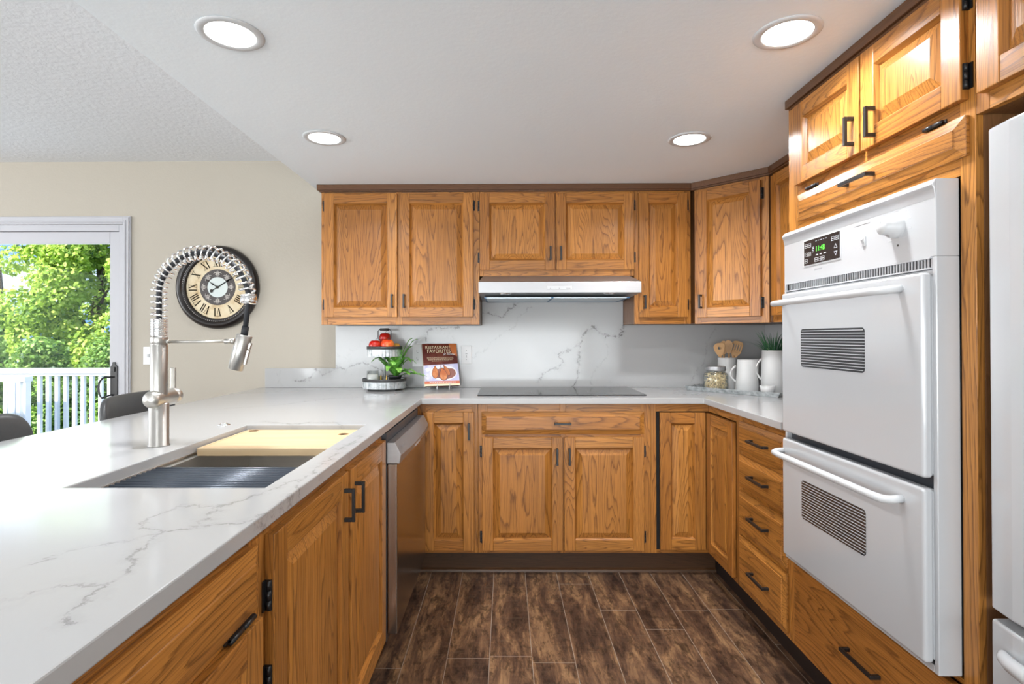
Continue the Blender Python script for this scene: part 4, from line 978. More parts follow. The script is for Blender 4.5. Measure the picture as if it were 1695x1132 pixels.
# ---------------------------------------------------------------- wall things
def clock():
    cx, cz = -1.872, 1.604
    t = thing('wall_clock', 'large round wall clock with thick black rim and roman numerals', 'clock', (cx, YW, cz - .27))
    b = MB(); y = YW - .0005
    b.lathe([(.262, 0), (.271, -.010), (.270, -.026), (.256, -.044), (.240, -.048), (.230, -.042), (.226, -.033), (.220, -.031), (.213, -.034), (.208, -.028), (.204, -.018)], (cx, y, cz), 72, axis='y'); b.build('rim', M['rim_black'], t)
    b = MB()
    for k in range(110):
        a = 2 * PI * k / 110; b.ball((cx + .2215 * math.cos(a), y - .0335, cz + .2215 * math.sin(a)), .0028, seg=6, ring=4)
    b.build('beading', M['scroll'], t)
    b = MB(); b.lathe([(.206, -.016), (0, -.016)], (cx, y, cz), 64, axis='y'); b.lathe([(.206, 0), (.206, -.016)], (cx, y, cz), 64, axis='y'); d = b.build('dial', M['dial'], t)
    b = MB(); b.lathe([(.117, -.0168), (0, -.0168)], (cx, y, cz), 64, axis='y'); b.build('dial_band', M['dial_dark'], d)
    b = MB(); b.lathe([(.066, -.0176), (0, -.0176)], (cx, y, cz), 48, axis='y'); b.build('dial_centre', M['dial_pale'], d)
    def quad(b, p, q, w, yy, mat=0):
        p, q = Vector(p), Vector(q); dd = (q - p).normalized(); n = Vector((-dd.y, dd.x)) * w / 2
        b.add([(v.x, yy, v.y) for v in (p + n, p - n, q - n, q + n)], [(0, 1, 2, 3), (3, 2, 1, 0)], mat)
    H = .052; th = .0065; tn = .0022
    for i, s in enumerate(['XII', 'I', 'II', 'III', 'IIII', 'V', 'VI', 'VII', 'VIII', 'IX', 'X', 'XI']):
        b = MB(); a = PI / 2 - i * PI / 6; wid = {'I': .013, 'V': .036, 'X': .036}; tw = sum(wid[c] for c in s); x = -tw / 2
        sc = min(1, .075 / tw); ux = Vector((math.sin(a), -math.cos(a))); uy = Vector((math.cos(a), math.sin(a))); cc = Vector((cx, cz)) + uy * .162
        T = lambda px_, py_: tuple(cc + ux * px_ * sc + uy * py_)
        yy = y - .0170
        for c in s:
            w = wid[c]; x0, x1 = x, x + w
            if c == 'I': quad(b, T(x + w / 2, -H / 2), T(x + w / 2, H / 2), th * sc, yy)
            if c == 'V': quad(b, T(x0 + .007, H / 2), T(x + w / 2, -H / 2), th * sc, yy); quad(b, T(x1 - .007, H / 2), T(x + w / 2, -H / 2), tn, yy)
            if c == 'X': quad(b, T(x0 + .007, H / 2), T(x1 - .007, -H / 2), th * sc, yy); quad(b, T(x1 - .007, H / 2), T(x0 + .007, -H / 2), tn, yy)
            for sy in (-1, 1):
                if c == 'V' and sy < 0: continue
                quad(b, T(x0 + .0015, sy * H / 2), T(x1 - .0015, sy * H / 2), .002, yy - .0001)
            x += w
        b.build('numeral', M['numeral'], d)
    b = MB(); yy = y - .0182                                              # scrollwork between band edges
    for k in range(8):
        a = k * PI / 4; ca, sa = math.cos(a), math.sin(a)
        def W(r, tt): return (cx + ca * r - sa * tt, yy, cz + sa * r + ca * tt)
        big = k % 2 == 0
        for sg in (-1, 1):
            pts = []
            for j in range(15):
                u = j / 14 * 1.6 * PI; rr = .0125 * (1 - j / 18); pts.append(W(.082 + rr * math.sin(u) + (.004 if big else 0), sg * (.013 + rr * math.cos(u) - .0)))
            b.tube(pts, [.0016 + .0008 * math.sin(PI * j / 14) for j in range(15)], 5)
            b.tube([W(.069, sg * .003), W(.082, sg * .006), W(.093, sg * .012), W(.100, sg * .020)], [.001, .002, .0018, .0008], 5)
            b.tube([W(.090, sg * .003), W(.099, sg * .007), W(.106, sg * .005)], [.001, .002, .0006], 5)
        b.tube([W(.070, 0), W(.085, 0), W(.098, 0), W(.110 if big else .104, 0)], [.001, .0022, .003, .0006], 5)
    b.build('scrollwork', M['scroll'], d)
    yy = y - .021
    b = MB()
    def hand(pts, w):
        for i in range(len(pts) - 1): quad(b, pts[i], pts[i + 1], w[i], yy)
    c0 = Vector((cx, cz)); mh = Vector((math.cos(math.radians(32)), math.sin(math.radians(32)))); hh = Vector((math.cos(math.radians(146)), math.sin(math.radians(146))))
    hand([c0 - mh * .04, c0, c0 + mh * .075, c0 + mh * .10, c0 + mh * .148], [.005, .006, .008, .003]); b.lathe([(.0105, 0), (.0105, -.002), (0, -.002)], (cx - mh.x * .046, yy + .001, cz - mh.y * .046), 20, axis='y')
    b.lathe([(.009, .002), (.009, -.003), (0, -.003)], (cx, yy, cz), 20, axis='y'); b.lathe([(.006, 0), (.006, -.001), (0, -.001)], (cx + mh.x * .150, yy + .001, cz + mh.y * .150), 14, axis='y')
    b.build('minute_hand', M['numeral'], t)
    b = MB(); yy -= .002; hand([c0, c0 + hh * .03, c0 + hh * .045, c0 + hh * .085], [.005, .009, .003]); b.build('hour_hand', M['numeral'], t)
clock()
def plate(x0, x1, z0, z1, label, holes, cat='outlet', yw=YW - .0203, name='power_outlet'):
    t = thing(name, label, cat, ((x0 + x1) / 2, yw, z0))
    MB().box(x0, x1, yw - .005, yw, z0, z1).build('cover_plate', M['outlet'], t, bevel=.002)
    b = MB()
    for x, z, w, h in holes: b.box(x - w, x + w, yw - .0062, yw - .0045, z - h, z + h)
    b.build('slots', M['ink_grey'], t)
    return t
plate(-.288, -.220, 1.104, 1.221, 'white wall outlet on the backsplash between cookbook and cooktop', [(-.254, 1.19, .002, .003), (-.254, 1.168, .006, .0015), (-.252, 1.152, .0012, .008), (-.254, 1.132, .002, .003)])
plate(-.603, -.533, 1.086, 1.231, 'white wall outlet half hidden behind the cookbook and fern', [(-.575, 1.187, .001, .005), (-.561, 1.187, .001, .004), (-.568, 1.176, .003, .002), (-.575, 1.142, .001, .005), (-.561, 1.142, .001, .004), (-.568, 1.13, .003, .002)])
o = plate(-2.366, -2.296, 1.101, 1.218, 'white light switch plate on the beige wall beside the slider', [], 'light switch', YW - .0003, 'light_switch')
MB().box(-2.337, -2.325, YW - .013, YW - .005, 1.150, 1.170).build('toggle', M['white_plastic'], o, bevel=.001)

# ---------------------------------------------------------------- tiered tray with fruit, candle, fern
def bowl_tray(b, c, r, z0, z1, wall=.003, mat=0, ribs=0, rim=1):
    n = 96; vs = []; fs = []
    prof = lambda rr: [(0, z0 + .004), (rr - wall, z0 + .004), (rr - wall, z1), (rr, z1), (rr, z0), (0, z0)]
    for k in range(n):
        a = 2 * PI * k / n; rr = r + (.0018 * math.sin(k * PI / 1.5) if ribs else 0)
        for i, (q, h) in enumerate(prof(rr)):
            if i in (3,): q = r
            vs.append((c[0] + q * math.cos(a), c[1] + q * math.sin(a), h))
    m = 6
    for k in range(n):
        k2 = (k + 1) % n
        for i in range(m - 1): fs.append((k * m + i, k * m + i + 1, k2 * m + i + 1, k2 * m + i))
    b.add(vs, fs, mat)
def tray_stand():
    cx, cy = -.752, 3.385
    t = thing('tiered_tray', 'two-tier galvanized metal tray stand on the back counter left of the cookbook', 'tray', (cx, cy, CT))
    b = MB(); b.box(cx - .085, cx + .085, cy - .085, cy + .085, CT + .0003, CT + .013); b.build('base_foot', M['dark_tin'], t, bevel=.002)
    b = MB(); bowl_tray(b, (cx, cy), .130, CT + .0135, 1.020, ribs=1); b.build('lower_tray', M['galv'], t)
    b = MB(); bowl_tray(b, (cx + .0, cy), .104, 1.158, 1.218, ribs=1); b.build('upper_tray', M['galv'], t)
    b = MB(); b.lathe([(.1305, 1.007), (.1335, 1.007), (.1335, 1.023), (.1265, 1.023), (.1265, 1.020)], (cx, cy, 0), 64); b.build('rim_band', M['dark_tin'], t); b = MB(); b.lathe([(.1045, 1.204), (.108, 1.204), (.108, 1.221), (.1005, 1.221), (.1005, 1.218)], (cx, cy, 0), 64); b.build('rim_band', M['dark_tin'], t)
    b = MB(); b.tube([(cx, cy, .968), (cx, cy, 1.262)], .008, 12); b.build('centre_post', M['galv'], t)
    b = MB(); z0, z1, w = 1.262, 1.325, .040
    b.tube([(cx - w + .006, cy, z0), (cx + w - .006, cy, z0), (cx + w, cy, z0 + .006), (cx + w, cy, z1 - .01), (cx + w - .008, cy, z1), (cx - w + .008, cy, z1), (cx - w, cy, z1 - .01), (cx - w, cy, z0 + .006)], .0028, 8, closed=True)
    b.tube([(cx - .028, cy, z1), (cx + .028, cy, z1)], .0075, 12); b.build('handle', M['dark_tin'], t)
    def apple(x, y, z, r, mat, label, st=True, name='apple'):
        a = thing(name, label, 'fruit', (x, y, z))
        pr = [(0, .13 * r), (.25 * r, .02 * r), (.55 * r, .06 * r), (.9 * r, .5 * r), (1.0 * r, 1.0 * r), (.92 * r, 1.45 * r), (.65 * r, 1.78 * r), (.35 * r, 1.86 * r), (.12 * r, 1.72 * r), (0, 1.6 * r)]
        MB().lathe(pr, (x, y, z), 24).build('skin', M[mat], a, sub=1)
        if st: b = MB(); b.tube([(x, y, z + 1.6 * r), (x + .004, y, z + 1.95 * r), (x + .009, y, z + 2.1 * r)], .0014, 6); b.build('stem', M['bark'], a)
    zf = 1.174
    apple(cx - .050, cy - .036, zf + .010, .0405, 'apple_red', 'dark red apple at left on the upper tier of the tray')
    apple(cx + .030, cy - .050, zf + .012, .0425, 'apple_orange', 'orange-red apple in the middle front of the upper tray tier')
    apple(cx - .004, cy + .030, zf + .060, .0380, 'apple_red', 'red apple stacked highest inside the tray handle')
    apple(cx + .070, cy + .012, zf + .018, .0260, 'pear_skin', 'small yellow fruit at the right of the upper tray tier', False, 'fruit')
    apple(cx - .048, cy + .050, zf + .003, .035, 'apple_red', 'red apple at the back of the upper tray tier')
    # candle
    x, y, z = cx - .062, cy - .045, .9685
    a = thing('candle', 'white candle in clear glass on the lower tray tier', 'candle', (x, y, z))
    MB().lathe([(0, .002), (.034, .002), (.034, .078), (.030, .082), (0, .081)], (x, y, z), 28).build('wax', M['wax'], a)
    MB().lathe([(0, .0), (.036, .0), (.037, .104), (.0355, .104), (.0345, .0015), (0, .0015)], (x, y, z), 32).build('glass_cup', M['jar'], a)
    for k, (dx, dy) in enumerate(((-.016, .0), (.020, -.004))):
        x, y = cx + dx, cy + dy - .03; b = MB(); b.lathe([(0, 0), (.0065, 0), (.0065, .060), (.004, .066), (.005, .072), (0, .076)], (x, y, .9685), 14)
        o = b.build('shaker', M['brass']); tag(o, 'small brass shaker %s of the centre post on the lower tray tier' % ('left', 'right')[k], 'shaker', 'brass shakers by the tray post')
    # fern
    fx, fy = cx + .072, cy - .035
    f = thing('potted_fern', 'small green fern in a black pot on the lower tray tier', 'plant', (fx, fy, .9685))
    MB().lathe([(0, 0), (.030, 0), (.038, .064), (.040, .064), (.040, .074), (.036, .074), (.034, .064), (0, .062)], (fx, fy, .9685), 28).build('pot', M['rubber'], f)
    rnd = random.Random(5); z0 = 1.030
    specs = [(12, .14, .235), (-8, .20, .035), (20, .19, .03), (160, .19, .15), (150, .12, .17), (75, .10, .19), (40, .13, .19), (100, .09, .13), (250, .11, .08), (290, .12, .07), (320, .13, .05), (-30, .16, .06), (55, .08, .10), (270, .07, .10), (172, .15, .12), (5, .13, .11), (340, .11, .12), (30, .12, .24)]
    for (ad, ln, up) in specs:
        a = math.radians(ad); d = Vector((math.cos(a), math.sin(a) * .55, 0)); L = []
        n = 22
        for i in range(n + 1):
            u = i / n; L.append(Vector((fx, fy, z0)) + d * ln * u + Vector((0, 0, up * math.sin(u * (PI / 2 if up > .13 else PI * .72)) - (.02 * u * u if up < .1 else 0))))
        for q in L: q.y = min(q.y, YW - .03)
        b = MB(); lr = []
        b.tube(L[::2], [.0012] * len(L[::2]), 4); lr += [.2] * (len(b.v))
        side = d.cross(Vector((0, 0, 1))).normalized()
        for i in range(2, n):
            u = i / n; w = .034 * math.sin(PI * min(1, u * .85 + .12)) ** .8; tg = (L[min(i + 1, n)] - L[i - 1]).normalized()
            sd = (side + Vector((0, 0, .25))).normalized()
            for sg in (-1, 1):
                dirv = (side * sg + tg * .35 + Vector((0, 0, rnd.uniform(-.1, .25)))).normalized(); p = L[i]; tip = p + dirv * w; hw = .0052
                b.add([p - tg * hw, p + tg * hw, p.lerp(tip, .6) + tg * hw * 1.1, tip, p.lerp(tip, .6) - tg * hw * .9], [(0, 1, 2, 3, 4)]); lr += [min(1, max(0, .2 + .6 * u + rnd.uniform(-.2, .25)))] * 5
        ob = b.build('frond', M['fern'], f); at = ob.data.attributes.new('lr', 'FLOAT', 'POINT'); at.data.foreach_set('value', lr)
tray_stand()

# ---------------------------------------------------------------- cookbook on its stand
def book():
    # local frame: x right, y up the cover, z towards the viewer
    bx, by, bz = -.392, 3.385, .976
    T = Matrix.Translation((bx, by, bz)) @ Matrix.Rotation(math.radians(20), 4, 'Z') @ Matrix.Rotation(math.radians(90 - 20), 4, 'X')
    W, H, D = .222, .275, .026; x0, x1 = -W / 2, W / 2
    t = thing('cookbook', 'cookbook with poached pears cover standing on the back counter', 'book', (bx, by, bz))
    b = MB(); b.X = T; b.box(x0, x1, 0, H, -.0025, 0); b.box(x0, x1, 0, H, -D, -D + .0025); b.build('cover', M['cover_maroon'], t)
    b = MB(); b.X = T; b.box(x0 - .0005, x0 + .003, 0, H, -D, -.0004); b.build('spine', M['paper'], t, bevel=.001)
    b = MB(); b.X = T; b.box(x0 + .003, x1 - .004, .004, H - .004, -D + .0025, -.0025); b.build('pages', M['paper'], t)
    b = MB(); b.X = T; e = .0006
    def poly(pts, mat, z): b.add([(p[0], p[1], z) for p in pts], [list(range(len(pts)))], mat)
    poly([(x0, .030), (x1, .030), (x1, .142), (x0, .132)], 0, e)
    poly([(x0, .012), (x1, .012), (x1, .030), (x0, .030)], 1, e); poly([(x0, .0), (x1, .0), (x1, .012), (x0, .012)], 6, e)
    poly([(x1 - .05, H), (x1, H), (x1, H - .085), (x1 - .03, H - .07)], 7, e)
    ell = lambda cx_, cy_, a, c, n=36, r=0: [(cx_ + a * math.cos(k * 2 * PI / n) * math.cos(r) - c * math.sin(k * 2 * PI / n) * math.sin(r), cy_ + a * math.cos(k * 2 * PI / n) * math.sin(r) + c * math.sin(k * 2 * PI / n) * math.cos(r)) for k in range(n)]
    poly([(p[0], max(.031, p[1])) for p in ell(.012, .083, .088, .050)], 2, e * 1.6); poly(ell(.022, .078, .070, .036), 3, e * 2.2); poly(ell(.06, .088, .03, .022), 3, e * 2.3)
    poly(ell(-.085, .105, .015, .012), 2, e * 1.7)
    def pear(cx_, cy_, h, w, r, k0):
        pts = []
        for k in range(30):
            a = 2 * PI * k / 30; y = math.cos(a); x = math.sin(a) * (1 - .42 * (y + .3) if y > -.3 else 1) * (1 if y < .6 else .8)
            X_, Y_ = x * w, y * h; pts.append((cx_ + X_ * math.cos(r) - Y_ * math.sin(r), cy_ + X_ * math.sin(r) + Y_ * math.cos(r)))
        c = (sum(p[0] for p in pts) / 30, sum(p[1] for p in pts) / 30)
        poly(pts[::-1], 5, k0); poly([(c[0] + (p[0] - c[0]) * .86, c[1] + (p[1] - c[1]) * .9) for p in pts][::-1], 4, k0 + e * .5)
    pear(.034, .098, .040, .017, -.35 + .8, e * 3); pear(-.040, .088, .042, .023, -.05, e * 4); pear(.010, .074, .042, .030, .12, e * 5)
    poly([(-.006, .112), (-.003, .112), (.004, .140), (.012, .146), (.010, .148), (.001, .142)], 5, e * 6)
    b.build('cover_picture', [M['cover_lav'], M['cover_salmon'], M['cover_bowl'], M['cover_sauce'], M['cover_pear'], M['cover_peardk'], M['cover_cream'], M['cover_orange']], t)
    b = MB(); b.X = T
    b.text('RESTAURANT', .0265, Matrix.Translation((-.010, .250, e * 3)), 0, xscale=1.0); b.build('title_line', M['cover_cream'], t); b = MB(); b.X = T
    b.text('FAVORITES', .033, Matrix.Translation((-.006, .224, e * 3)), 0, xscale=.93); b.build('title_line', M['cover_cream'], t); b = MB(); b.X = T
    b.text('at Home', .022, Matrix.Translation((.058, .204, e * 4)), 1, shear=.35)
    rr = random.Random(2)
    for i, (w, yy) in enumerate(((.17, .184), (.17, .176), (.16, .168), (.11, .160))):
        x = -w / 2
        while x < w / 2:
            ww = rr.uniform(.004, .012); b.box(x, min(x + ww, w / 2), yy - .0010, yy + .0010, e, e * 2, mat=0); x += ww + .003
    x = -.08
    while x < .085:
        ww = rr.uniform(.004, .010); b.box(x, x + ww, .019, .023, e * 2, e * 3, mat=1); x += ww + .003
    b.build('cover_lettering', [M['cover_cream'], M['ink_white']], t)
    # stand
    s = thing('book_stand', 'small clear white easel stand holding the cookbook', 'stand', (bx, by - .01, CT))
    b = MB()
    for dx in (-.035, .045):
        q = lambda u, v, w: tuple(T @ Vector((u, v, w)))
        b.tube([q(dx, .012, .008), q(dx, -.003, .008), q(dx, -.0045, -.005), q(dx, -.0045, -.030), q(dx, .12, -.034)], .0022, 6)
        b.tube([q(dx, -.0045, .004), (q(dx, 0, .01)[0] - .002, by - .028, CT + .003)], .0025, 6)
        b.tube([q(dx, .10, -.034), (bx + dx, by + .095, CT + .003)], .0025, 6)
    b.build('wire', M['white_plastic'], s)
book()

# ---------------------------------------------------------------- galvanized tray group at right
def right_group():
    ang = -50.0; O = Vector((1.360, 3.238, CT))
    T = Matrix.Translation(O) @ Matrix.Rotation(math.radians(ang), 4, 'Z')
    t = thing('serving_tray', 'rectangular galvanized tray with flared sides in the right counter corner', 'tray', tuple(O))
    b = MB(); b.X = T; hx, hy, f, h = .235, .135, .015, .026; rx = .30
    bot = [(-hx, -hy, .0005), (rx, -hy, .0005), (rx, hy, .0005), (-hx, hy, .0005)]; top = [(-hx - f, -hy - f * .6, h), (rx + f, -hy - f * .6, h), (rx + f, hy + f * .6, h), (-hx - f, hy + f * .6, h)]
    ib = [(x * .99, y * .985, .0025) for x, y, z in bot]; it = [(x * .992, y * .985, h) for x, y, z in top]
    vs = bot + top + ib + it
    fs = [(3, 2, 1, 0), (8, 9, 10, 11)] + [(i, (i + 1) % 4, 4 + (i + 1) % 4, 4 + i) for i in range(4)] + [(4 + i, 4 + (i + 1) % 4, 12 + (i + 1) % 4, 12 + i) for i in range(4)] + [(12 + i, 12 + (i + 1) % 4, 8 + (i + 1) % 4, 8 + i) for i in range(4)]
    b.add(vs, fs); b.build('pan', M['galv'], t, bevel=.001)
    b = MB(); b.X = T; b.tube([(-hx - f, -.03, h), (-hx - f - .012, -.02, h - .004), (-hx - f - .012, .02, h - .004), (-hx - f, .03, h)], .0025, 6); b.build('handle', M['dark_tin'], t)
    z = CT + .0028
    # jar
    x, y = 1.262, 3.292
    j = thing('pasta_jar', 'glass jar of pasta with a metal lid at the left end of the tray', 'jar', (x, y, z))
    MB().lathe([(0, 0), (.066, 0), (.071, .006), (.071, .092), (.064, .106), (.054, .112), (.054, .122), (.0515, .122), (.0515, .111), (.062, .104), (.0685, .091), (.0685, .007), (.064, .003), (0, .003)], (x, y, z), 44).build('glass', M['jar'], j)
    MB().lathe([(0, .146), (.052, .146), (.057, .143), (.0575, .121), (.055, .1195), (0, .1195)], (x, y, z), 40).build('lid', M['steel'], j, bevel=.001)
    b = MB(); rr = random.Random(9)
    for k in range(130):
        a = rr.uniform(0, 2 * PI); r_ = .058 * math.sqrt(rr.random()); c = Vector((r_ * math.cos(a), r_ * math.sin(a), rr.uniform(.010, .100)))
        d = Vector((rr.gauss(0, 1), rr.gauss(0, 1), rr.gauss(0, .9))).normalized(); l = rr.uniform(.016, .034); q = []
        for s in (-1, -.3, .3, 1):
            p = c + d * l * s + Vector((0, 0, .004 * (1 - s * s))); m = math.hypot(p.x, p.y)
            if m > .063: p.x *= .063 / m; p.y *= .063 / m
            p.z = min(max(p.z, .006), .106); q.append((p.x + x, p.y + y, p.z + z))
        b.tube(q, .0022, 5)
    b.build('pasta', M['pasta'], j)['kind'] = 'stuff'
    # canister with utensils
    x, y = 1.364, 3.374
    MBc = MB().lathe([(0, 0), (.053, 0), (.055, .003), (.055, .192), (.0535, .194), (.0515, .192), (.0515, .006), (0, .006)], (x, y, z), 44)
    o = MBc.build('utensil_crock', M['ceramic']); tag(o, 'white ceramic crock holding wooden utensils behind the pasta jar', 'crock')
    def utensil(kind, bx_, by_, tx, ty, tz, rot, label, name):
        u = thing(name, label, 'utensil', (bx_, by_, z + .008), 'wooden utensils in the white crock')
        p0 = Vector((bx_, by_, z + .008)); p1 = Vector((tx, ty, tz)); ax = (p1 - p0).normalized()
        b = MB(); b.tube([p0, p0.lerp(p1, .5), p1], [.006, .0055, .006], 8); b.build('stick', M['utensil'], u)
        R = Matrix.Translation(p1) @ ax.to_track_quat('Z', 'Y').to_matrix().to_4x4()
        # orient head flat towards the camera
        view = Vector((-.38, -1, 0)).normalized(); zx = ax; yx = (view - zx * view.dot(zx)).normalized(); xx = yx.cross(zx)
        R = Matrix((xx, yx, zx)).transposed().to_4x4(); R.translation = p1
        b = MB(); b.X = R @ Matrix.Diagonal((1.22, 1, 1.2, 1)); th = .004
        if kind == 'hole':
            out = [(-.008, -.01), (.008, -.01), (.024, .02), (.027, .045), (.020, .062), (-.022, .054), (-.030, .045), (-.022, .02)]
            out = [(-.006, -.012), (.006, -.012), (.024, .030), (.024, .055), (.010, .068), (-.026, .064), (-.030, .050)]
            n = len(out); hc = (-.002, .040); hr = .008; m = 14
            ring = [(hc[0] + hr * math.cos(2 * PI * k / m), hc[1] + hr * math.sin(2 * PI * k / m)) for k in range(m)]
            import bisect
            # bridge outline and hole by angle
            oo = []
            for k in range(m):
                a = 2 * PI * k / m; dx, dz = math.cos(a), math.sin(a); best = 1e9
                for i in range(n):
                    x1_, z1_ = out[i][0] - hc[0], out[i][1] - hc[1]; x2_, z2_ = out[(i + 1) % n][0] - hc[0], out[(i + 1) % n][1] - hc[1]
                    den = dx * (z2_ - z1_) - dz * (x2_ - x1_)
                    if abs(den) < 1e-12: continue
                    s_ = (x1_ * (z2_ - z1_) - z1_ * (x2_ - x1_)) / den; v_ = (x1_ * dz - z1_ * dx) / den
                    if s_ > 0 and -1e-6 <= v_ <= 1 + 1e-6: best = min(best, s_)
                oo.append((hc[0] + dx * best, hc[1] + dz * best))
            vs = [(p[0], s_ * th / 2, p[1]) for s_ in (1, -1) for p in oo + ring]; fs = []
            for k in range(m):
                k2 = (k + 1) % m; fs.append((k, k2, m + k2, m + k)); fs.append((2 * m + k, 3 * m + k, 3 * m + k2, 2 * m + k2)); fs.append((k, 2 * m + k, 2 * m + k2, k2)); fs.append((m + k, m + k2, 3 * m + k2, 3 * m + k))
            b.add(vs, fs)
        elif kind == 'slots':
            xs = [-.026]
            for k in range(4): c = -.0165 + k * .011; xs += [c - .0018, c + .0018]
            xs += [.026]; zs = [.020, .028, .060, .066]
            def ins(x_, z_):
                if .028 < z_ < .060: return not any(abs(x_ - (-.0165 + k * .011)) < .0018 for k in range(4))
                return True
            b.cells(xs, zs, ins, -th / 2, th / 2, plane='xz')
            b.prism([(-.006, -.012), (.006, -.012), (.026, .020), (-.026, .020)], 'y', -th / 2, th / 2)
            b.prism([(-.026, .066), (.026, .066), (.018, .076), (0, .079), (-.018, .076)], 'y', -th / 2, th / 2)
        else:
            pts = [(.022 * math.sin(a) * (1 if math.cos(a) > 0 else .8), .034 - .036 * -math.cos(a) * 1.0) for a in [2 * PI * k / 22 for k in range(22)]]
            b.prism(pts, 'y', -th / 2, th / 2)
        b.build('head', M['utensil'], u, bevel=.001)
    utensil('hole', x + .0, y - .0, x - .048, y - .020, z + .206, 0, 'wooden spatula with a round hole leaning left in the crock', 'wooden_spatula')
    utensil('spoon', x - .015, y + .01, x - .012, y + .022, z + .214, 0, 'plain wooden spoon in the middle back of the crock', 'wooden_spoon')
    utensil('spoon', x + .02, y + .0, x + .012, y + .004, z + .218, 0, 'narrow wooden scraper in the middle of the crock', 'wooden_scraper')
    utensil('slots', x - .02, y - .01, x + .042, y - .004, z + .205, 0, 'slotted wooden turner leaning right in the crock', 'wooden_turner')
    # two pitchers
    def pitcher(x, y, h, rt, rb, label, hd, hw=.042):
        p = thing('pitcher', label, 'pitcher', (x, y, z), 'white ceramic pitchers on the tray')
        n = 44; prof = [(0, 0), (rb - .004, 0), (rb, .004), (rt + (rb - rt) * .35, h * .55), (rt, h - .003), (rt - .0015, h), (rt - .004, h - .003), (rb - .005, .008), (0, .008)]
        b = MB(); b.lathe(prof, (x, y, z), n)
        nv = []
        for v in b.v:                                                    # pull a small pouring lip opposite the handle
            dx, dy = v[0] - x, v[1] - y; k = (v[2] - z) / h; c = -(dx * hd[0] + dy * hd[1]) / (math.hypot(dx, dy) + 1e-6)
            w = max(0, c - .75) * 4 * max(0, k - .8) * 5 * .014; nv.append((v[0] - hd[0] * w, v[1] - hd[1] * w, v[2] + w * .2))
        b.v = nv; b.build('pitcher_body', M['ceramic'], p)
        b = MB(); pts = []
        for i in range(13):
            u = i / 12; a = PI * u; r_ = rb * .97 + hw * math.sin(a) - .004; pts.append((x + hd[0] * r_, y + hd[1] * r_, z + h * (.80 - .50 * u)))
        b.tube(pts, [.0065 - .002 * math.sin(PI * i / 12) for i in range(13)], 10); b.build('handle', M['ceramic'], p)
        return p
    pitcher(1.409, 3.200, .190, .053, .067, 'shorter white ceramic pitcher in the middle of the tray', (-.97, .25), .030)
    pitcher(1.530, 3.130, .245, .062, .070, 'taller white ceramic pitcher holding green grass by the oven', (-.95, .3), .030)
    x, y = 1.450, 3.040
    c = thing('votive_candle', 'small white candle cup at the front right of the tray', 'candle', (x, y, z))
    MB().lathe([(0, 0), (.030, 0), (.040, .050), (.038, .050), (.029, .004), (0, .004)], (x, y, z), 30).build('cup', M['ceramic'], c)
    MB().lathe([(0, .0045), (.0285, .0045), (.0355, .043), (0, .042)], (x, y, z), 30).build('wax', M['wax'], c)
    # grass
    x, y = 1.530, 3.130; b = MB(); lr = []; rr = random.Random(3); base = z + .20
    for k in range(150):
        a = rr.uniform(0, 2 * PI); r0 = .045 * math.sqrt(rr.random()); p = Vector((x + r0 * math.cos(a), y + r0 * math.sin(a), base)); lean = rr.uniform(.01, .085); up = rr.uniform(.09, .175)
        if k < 8: a = rr.uniform(2.6, 3.6); lean = rr.uniform(.12, .19); up = rr.uniform(.11, .15)
        d = Vector((math.cos(a), math.sin(a), 0)); w = rr.uniform(.0012, .0024) * (.6 if k < 8 else 1); sd = Vector((-d.y, d.x, 0)) * w; prev = None; droop = rr.uniform(0, .05); g = rr.random() * (.6 if rr.random() < .8 else 1); n = 7
        sd = (sd + Vector((w * .8, 0, 0)))
        pts = []
        for i in range(n + 1):
            u = i / n; q = p + d * lean * u ** 1.7 + Vector((0, 0, up * u - droop * u ** 4)); q.x = min(q.x, XRW - .03); 
            if q.z > 1.345: q.z = 1.345 - (q.z - 1.345) * .3; q.x -= .012 * u
            q.y = min(q.y, YW - .03); pts.append(q)
        vs = []; fs = []
        for i, q in enumerate(pts):
            s_ = sd * (1 - (i / n) ** 2 * .9); vs += [q - s_, q + s_]
        for i in range(n): fs.append((2 * i, 2 * i + 1, 2 * i + 3, 2 * i + 2))
        b.add(vs, fs); lr += [g] * len(vs)
    o = b.build('grass_bunch', M['grass']); tag(o, 'bunch of dark green artificial grass standing in the taller pitcher', 'plant', kind='stuff')
    at = o.data.attributes.new('lr', 'FLOAT', 'POINT'); at.data.foreach_set('value', lr)
right_group()

